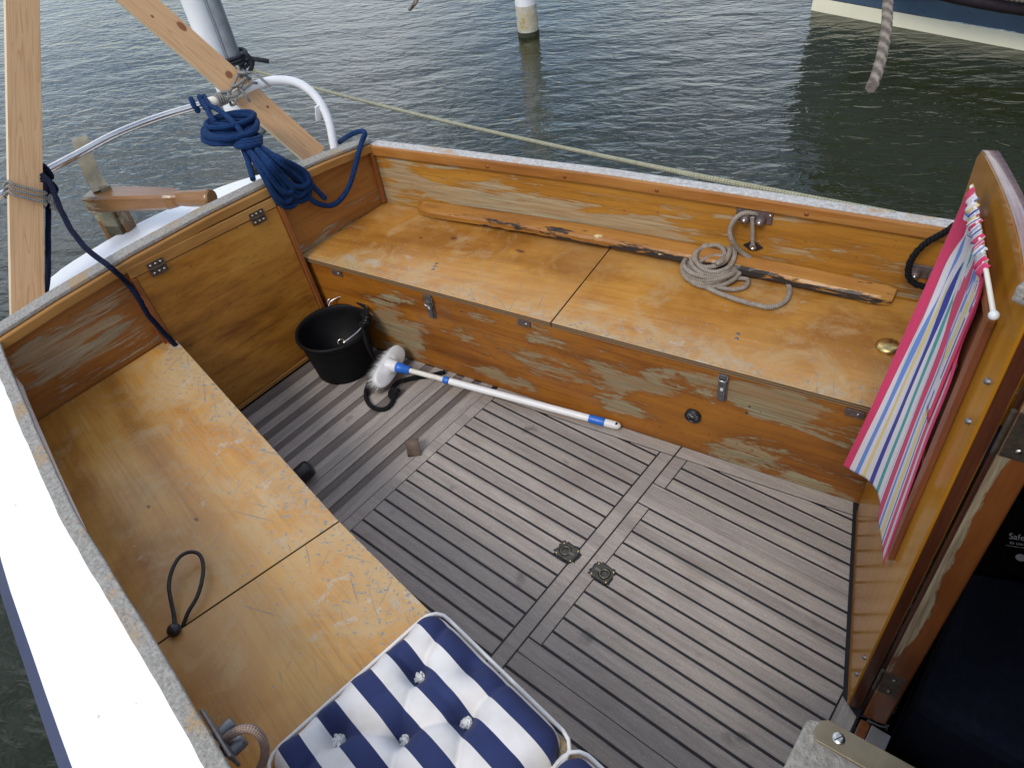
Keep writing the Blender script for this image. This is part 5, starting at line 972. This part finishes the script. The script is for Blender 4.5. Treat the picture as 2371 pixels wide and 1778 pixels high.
# starboard cleat rope
m = MB(); m.tube(cr([Vector(p) for p in PTS['cleatloop']] + [Vector((.617, -1.175, .40)), Vector((.65, -1.16, .365))], 6), .0070, 12); finish(m.build('rope_loop', PINK_ROPE), 'pinkish tan rope bent through the cleat beside the striped cushion', 'rope')
m = MB(); m.tube(cr([(.585, -1.165, .366), (.60, -1.15, .368), (.63, -1.150, .368), (.66, -1.165, .366), (.70, -1.17, .366)], 6), .009, 10); finish(m.build('rope_tail', BLUE_ROPE), 'short dark blue rope tucked beside the corner of the striped cushion', 'rope')
# black rope at the forward port cleat
m = MB(); m.tube(cr([(1.065, .655, .62), (1.05, .645, .60), (1.018, .632, .565), (1.000, .622, .52), (1.003, .618, .475), (1.025, .622, .45), (1.06, .63, .445)], 6), .0078, 12, lobes=3, twist=110); finish(m.build('black_rope', BLACK_ROPE), 'thick black rope hooked over the port rim behind the towel', 'rope')
# striped cushion
CO = Vector((.588, -.777, T1 + .003)); CX = Vector((.9936, -.113, 0)); CY = Vector((-.113, -.9936, 0))
CL, CW = .375, .392; BT = [(.088, .110), (.071, .280), (.155, .198), (.216, .104), (.225, .285), (.155, .030), (.30, .198)]
SEG_ = [((.088, .110), (.155, .198)), ((.155, .198), (.071, .280)), ((.155, .198), (.216, .104)), ((.216, .104), (.225, -.02)), ((.088, .110), (.055, -.0)), ((.071, .280), (.0, .285)), ((.155, .198), (.225, .285)), ((.088, .110), (.0, .118)), ((.071, .280), (.09, .372)), ((.225, .285), (.23, .372)), ((.216, .104), (.30, .198)), ((.088, .11), (.216, .104)), ((.071, .28), (.088, .11))]
def dseg(p, a, b):
    ax_, ay = a; bx_, by_ = b; dx, dy = bx_ - ax_, by_ - ay; t = max(0, min(1, ((p[0] - ax_) * dx + (p[1] - ay) * dy) / (dx * dx + dy * dy)))
    return math.hypot(p[0] - ax_ - dx * t, p[1] - ay - dy * t)
def cushion(x0, ln, bts, segs, nm):
    nx, ny = int(ln / .0042), int(CW / .0042); vs = []; uv = {}
    def q(i, k): return i / (k - 1)
    for i in range(nx):
        for j in range(ny):
            x, y = ln * q(i, nx), CW * q(j, ny)
            ex = min(x, ln - x) / .045; ey = min(y, CW - y) / .045
            ed = 1 - max(0, 1 - min(ex, 1)) ** 2.4; ed *= 1 - max(0, 1 - min(ey, 1)) ** 2.4
            rim = .020
            h = .050 + .018 * math.sin(math.pi * min(1, max(0, x / ln))) ** .5 * math.sin(math.pi * y / CW) ** .5
            for b in bts:
                dd = math.hypot(x - b[0], y - b[1]); h -= .020 * math.exp(-(dd / .022) ** 2) + .012 * math.exp(-(dd / .055) ** 2)
            for k, (a, b) in enumerate(segs):
                dd = dseg((x, y), a, b); wgt = 1.0 if k < 11 else .45
                h -= (.0065 * math.exp(-(dd / .0065) ** 2) + .0060 * math.exp(-(dd / .02) ** 2)) * wgt
            h += .0016 * math.sin(x * 70 + y * 25) * math.sin(y * 55 - x * 12)
            z = rim * 0 + h * max(0.0, ed) ** .55
            # round the plan corners and let the seam scallop a little
            cxn, cyn = (x / ln - .5) * 2, (y / CW - .5) * 2; k = max(0, abs(cxn) ** 7 + abs(cyn) ** 7 - .95) * .06
            sc = .0045 * (1 + math.sin(y * 2 * math.pi / .0785 + 1.2)) * (1 - min(1, ex)) * (1 if x < ln / 2 else -1) if ex < 1 else 0
            X, Y = x - cxn * k * ln * .5 + sc, y - cyn * k * CW * .5
            vs.append(CO + CX * (x0 + X) + CY * Y + Vector((0, 0, z + .004)))
    n0 = len(vs); vs += [Vector((v.x, v.y, CO.z)) for v in vs]
    idx = lambda i, j: i * ny + j
    fs, us = [], []
    U = lambda i, j: (q(i, nx) * ln + x0, q(j, ny) * CW)
    for i in range(nx - 1):
        for j in range(ny - 1):
            fs.append([idx(i, j), idx(i, j + 1), idx(i + 1, j + 1), idx(i + 1, j)]); us.append([U(i, j), U(i, j + 1), U(i + 1, j + 1), U(i + 1, j)])
    per = [(i, 0) for i in range(nx)] + [(nx - 1, j) for j in range(1, ny)] + [(i, ny - 1) for i in range(nx - 2, -1, -1)] + [(0, j) for j in range(ny - 2, 0, -1)]
    for a, b in zip(per, per[1:] + per[:1]): fs.append([idx(*a), idx(*b), n0 + idx(*b), n0 + idx(*a)]); us.append([U(*a), U(*b), U(*b), U(*a)])
    m = MB(); m.add(vs, fs, True, us)
    c = m.build(nm, CUSH)
    rc = .03; Q = []
    for (cx_, cy_, a0) in ((x0 + ln - rc, rc, -90), (x0 + ln - rc, CW - rc, 0), (x0 + rc, CW - rc, 90), (x0 + rc, rc, 180)):
        for k in range(7):
            a = R_(a0 + 15 * k); Q.append(CO + CX * (cx_ + (rc + .006) * math.cos(a)) + CY * (cy_ + (rc + .006) * math.sin(a)) + Vector((0, 0, .009)))
    m = MB(); m.tube(resample(Q + [Q[0]], 90)[:-1], .0038, 8, closed=True); pi_ = m.build('piping', plain('piping_white', (.72, .71, .68), .7, var=.08), None)
    bs_ = []
    for b in bts[:5]:
        i, j = int(b[0] / ln * (nx - 1)), int(b[1] / CW * (ny - 1)); v = vs[idx(i, j)]; m = MB(); rr = random.Random(int(b[0] * 1000)); v = v + Vector((0, 0, .012)); m.ball(v, .0115, sq=(1, 1, .8))
        for k in range(46):
            a = rr.uniform(0, 6.28); el = rr.uniform(.1, 1.5); dv = Vector((math.cos(a) * math.cos(el), math.sin(a) * math.cos(el), math.sin(el) * .75)); m.tube([v + dv * .004, v + dv * .013, v + dv * .0185 + Vector((0, 0, -.002))], .0028, 6)
        bs_.append(m.build('tuft', plain('tuft_white', (.76, .76, .74), .9, var=.15, vs=200)))
    return [c, pi_] + bs_
def cush_mat():
    g = G('striped_cotton'); s = g.sepx(g.UV); y = s[1]
    wob = g.math('MULTIPLY', g.math('SUBTRACT', g.noise(g.UV, 9, 2), .5), .004)
    f = g.math('FRACT', g.math('DIVIDE', g.math('SUBTRACT', g.math('ADD', y, wob), .010), .0785))
    st = g.math('MULTIPLY', g.rng(f, .50, .506, 1.0, 0.0), g.rng(f, .0, .006))
    st = g.math('MULTIPLY', st, g.rng(y, .0095, .0105)); st = g.math('MULTIPLY', st, g.rng(y, .384, .385, 1.0, 0.0))
    wv = g.noise(g.vmap(g.UV, (900, 900, 1)), 1.0, 2, .6); dirt = g.noise(g.UV, 14, 4)
    c = g.mix(st, g.mix(g.rng(dirt, .45, .75), (.70, .68, .66), (.58, .55, .50)), g.mix(g.rng(dirt, .3, .7), (.010, .019, .085), (.016, .029, .110)))
    return g.done(c, .85, g.bump(wv, .25, .001), Sheen_Weight=.05)
CUSH = cush_mat()
c1 = cushion(0.0, CL, BT, SEG_, 'pad'); c2 = cushion(CL + .004, .30, [(.10, .11), (.08, .28)], [((.10, .11), (.08, .28)), ((.1, .11), (.1, -.02))], 'pad')
root('striped_cushion', 'tufted blue and white striped seat cushion on the near bench', 'cushion', c1 + c2)
# towel and its rod
rod0, rod1 = leaf(.060, 1.028, .020), leaf(.406, 1.041, .020)
m = MB(); m.tube([rod0, rod1], .0034, 10); ra = m.build('rod', CREAMP); m = MB(); m.ball(rod1 + d_ * .004, .0064); rb = m.build('end_ball', WHITEP)
root('towel_rod', 'thin cream rod with a round end along the top of the door', 'rod', [ra, rb])
def poly1(P):
    K = [p[0] for p in P]
    return lambda t: Vector([float(np.interp(t, K, [p[1][i] for p in P])) for i in range(3)])
sm = lambda t: t * t * (3 - 2 * t)
Lc = cr([(.075, 1.032, .024), (.064, .925, .030), (.108, .765, .054), (.138, .605, .075), (.132, .412, .094)], 8); Rc = cr([(.306, 1.038, .0215), (.299, .965, .0135), (.296, .896, .0125), (.314, .838, .0115), (.316, .712, .0120), (.331, .58, .0115), (.352, .402, .0110)], 8)
Hc = cr([(.132, .412, .094), (.145, .412, .072), (.172, .425, .044), (.205, .425, .030), (.245, .402, .0225), (.30, .402, .016), (.354, .405, .0135)], 8)
def at_(C, t):
    x = t * (len(C) - 1); i = min(int(x), len(C) - 2); return C[i].lerp(C[i + 1], x - i)
NC, NR = 150, 90; m = MB(); vs = []; rr = random.Random(9)
fph = [(rr.uniform(0, 6.28), rr.uniform(5, 16)) for _ in range(6)]
for r in range(NR):
    t = r / (NR - 1); tt = t ** 1.0
    for c in range(NC):
        k = c / (NC - 1); T0_, T1_ = Lc[0], Rc[0]; H0, H1 = Hc[0], Hc[-1]
        p = at_(Lc, tt) * (1 - k) + at_(Rc, tt) * k + (T0_.lerp(T1_, k)) * (1 - tt) + at_(Hc, k) * tt - (T0_ * (1 - k) * (1 - tt) + T1_ * k * (1 - tt) + H0 * (1 - k) * tt + H1 * k * tt)
        fold = sum(math.sin(f * 2 * math.pi * k * 1.0 + ph + 1.3 * tt) for ph, f in fph[:4]) * .0022 * (1 - tt) ** 1.5
        fold += .0032 * math.sin(2 * math.pi * (2.6 * k + .25 * tt) + .6) * (.3 + .7 * tt) * math.sin(math.pi * min(1, k * 1.15))
        fold += .006 * math.exp(-((k - .66) / .05) ** 2) * math.sin(math.pi * tt) - .004 * math.exp(-((k - .58) / .04) ** 2) * tt
        x = p.copy()
        if t < .02: x.z += .004 * math.sin(c * 1.9) * .3
        s_, z_, of = x.x, x.y, max(.0115, x.z + fold * (.35 + .65 * (1 - k)))
        if t < .05: z_ = (1.036 + .009 * k) - (t / .05) * .02; of = .020 + .0065 * math.sin(math.pi * .5 * min(1, t / .05)) + fold * .6
        vs.append(leaf(s_, z_, of))
fs = [[r * NC + c, r * NC + c + 1, (r + 1) * NC + c + 1, (r + 1) * NC + c] for r in range(NR - 1) for c in range(NC - 1)]
us = [[(c / (NC - 1), r / (NR - 1)), ((c + 1) / (NC - 1), r / (NR - 1)), ((c + 1) / (NC - 1), (r + 1) / (NR - 1)), (c / (NC - 1), (r + 1) / (NR - 1))] for r in range(NR - 1) for c in range(NC - 1)]
m.add(vs, fs, True, us)
vs = []; NB = 40                                        # the half that falls behind the rod
for r in range(20):
    t = r / 19
    for c in range(NB):
        k = c / (NB - 1); s_ = .058 + .25 * k - .012 * math.sin(math.pi * .5 * t); z_ = 1.032 - .30 * t; vs.append(leaf(s_, z_, .0195 - .004 * min(1, t * 6)))
m.add(vs, [[r * NB + c, r * NB + c + 1, (r + 1) * NB + c + 1, (r + 1) * NB + c] for r in range(19) for c in range(NB - 1)], True, [[(.243 + .7 * c / NB, r / 19)] * 4 for r in range(19) for c in range(NB - 1)])
def towel_mat():
    g = G('striped_towel'); s = g.sepx(g.UV); k, t = s[0], s[1]
    wob = g.math('MULTIPLY', g.math('SUBTRACT', g.noise(g.vmap(g.UV, (7, 2.2, 1)), 1.0, 2), .5), g.rng(t, 0, .8, .06, .012))
    per = g.ramp(g.math('MULTIPLY', g.math('ADD', k, wob), 1.0), [(0, (0, 0, 0)), (.30, (.30, .30, .30)), (1, (1, 1, 1))])
    # one repeat fills .40 of the width at the free edge and the bunched side holds the others
    kb = g.math('ADD', .10, g.math('MULTIPLY', g.math('POWER', g.math('SUBTRACT', 1.0, t), 2.0), .20))
    kk = g.math('MAXIMUM', g.math('MULTIPLY', g.math('MINIMUM', g.math('DIVIDE', k, kb), 1.0), .1045), g.math('ADD', .105, g.math('MULTIPLY', g.math('DIVIDE', g.math('SUBTRACT', g.math('ADD', k, wob), kb), g.math('SUBTRACT', 1.0, kb)), .893)))
    f = g.math('FRACT', kk)
    near = g.rng(t, .045, .10, 1.0, 0.0)
    f = g.math('ADD', g.math('MULTIPLY', f, g.math('SUBTRACT', 1.0, near)), g.math('MULTIPLY', g.math('FRACT', g.math('MULTIPLY', kk, 3.0)), near))
    PK, WH, LB, YE, DB, TE, TN = (.56, .022, .10), (.62, .58, .60), (.11, .22, .52), (.64, .50, .17), (.014, .028, .24), (.03, .28, .26), (.62, .43, .20)
    nd = g.n('ValToRGB', {0: f}); nd.color_ramp.interpolation = 'CONSTANT'; el = nd.color_ramp.elements
    stops = [(0, PK), (.105, WH), (.165, LB), (.21, WH), (.25, YE), (.285, WH), (.345, DB), (.395, WH), (.455, TE), (.495, WH), (.545, (.40, .42, .47)), (.553, WH), (.57, PK), (.70, WH), (.715, LB), (.745, WH), (.77, YE), (.81, WH), (.835, (.07, .05, .30)), (.85, WH), (.868, PK), (.915, WH), (.93, (.40, .42, .47)), (.94, WH), (.955, PK)]
    while len(el) < len(stops): el.new(.5)
    for e_, (p, c) in zip(el, stops): e_.position = p; e_.color = (*c, 1)
    c = g.mix(g.rng(k, .972, .976), nd.outputs[0], (.55, .02, .11))
    c = g.mix(g.rng(t, 0, .02, .0, .0), c, WH)
    wv = g.noise(g.vmap(g.UV, (420, 800, 1)), 1.0, 2, .6)
    c = g.mix(g.rng(wv, .3, .7, .12, 0), c, (.3, .25, .25))
    return g.done(c, .9, g.bump(wv, .3, .001), Sheen_Weight=.05)
tw = m.build('towel', towel_mat()); sd = tw.modifiers.new('thick', 'SOLIDIFY'); sd.thickness = .0016; sd.offset = 0
finish(tw, 'pink, white and blue striped tea towel hanging over the rod on the door', 'towel')
# dark bag inside the cabin with a white printed label
lp = Vector((1.437, .039, .33)); view = (Vector((1.298, -1.148, 1.652)) - lp).normalized(); rt = Vector((.80, .55, -.25)); rt = (rt - view * rt.dot(view)).normalized(); upv = view.cross(rt)
MV = Matrix((rt, upv, view)).transposed()
m = MB(); m.box(lp - view * .046, (.20, .16, .09), MV); bag = m.build('bag_body', plain('black_nylon', (.003, .003, .004), .8, bump=.3, bs=30, spec=.05), None, bev=.02, bseg=4)
lab = []; WL = plain('label_white', (.5, .5, .5), .7)
for body, dx, dz, sz in (('Safe', -.018, .004, .0165), ('to use', -.016, -.006, .009)):
    cu = bpy.data.curves.new('text', 'FONT'); cu.body = body; cu.size = sz; cu.extrude = .0002
    to = bpy.data.objects.new('tmp', cu); COL.objects.link(to); bpy.context.view_layer.update()
    me = bpy.data.meshes.new_from_object(to.evaluated_get(bpy.context.evaluated_depsgraph_get())); bpy.data.objects.remove(to)
    Mx = MV.to_4x4(); Mx.translation = lp + rt * dx + upv * dz + view * .0006
    me.transform(Mx); me.materials.clear(); me.materials.append(WL); o = bpy.data.objects.new('lettering', me); COL.objects.link(o); lab.append(o)
m = MB(); m.slab([(-.022, -.0105), (.03, -.0105), (.03, -.0097), (-.022, -.0097)], lp, rt, upv, .0004, .0009); m.slab([(.004 + .009 * math.cos(2 * math.pi * k / 20), -.030 + .007 * math.sin(2 * math.pi * k / 20)) for k in range(20)], lp, rt, upv, .0004, .0009); lab.append(m.build('printed_marks', WL))
root('black_bag', 'black bag with small white lettering in the dark cabin', 'bag', [bag] + lab)
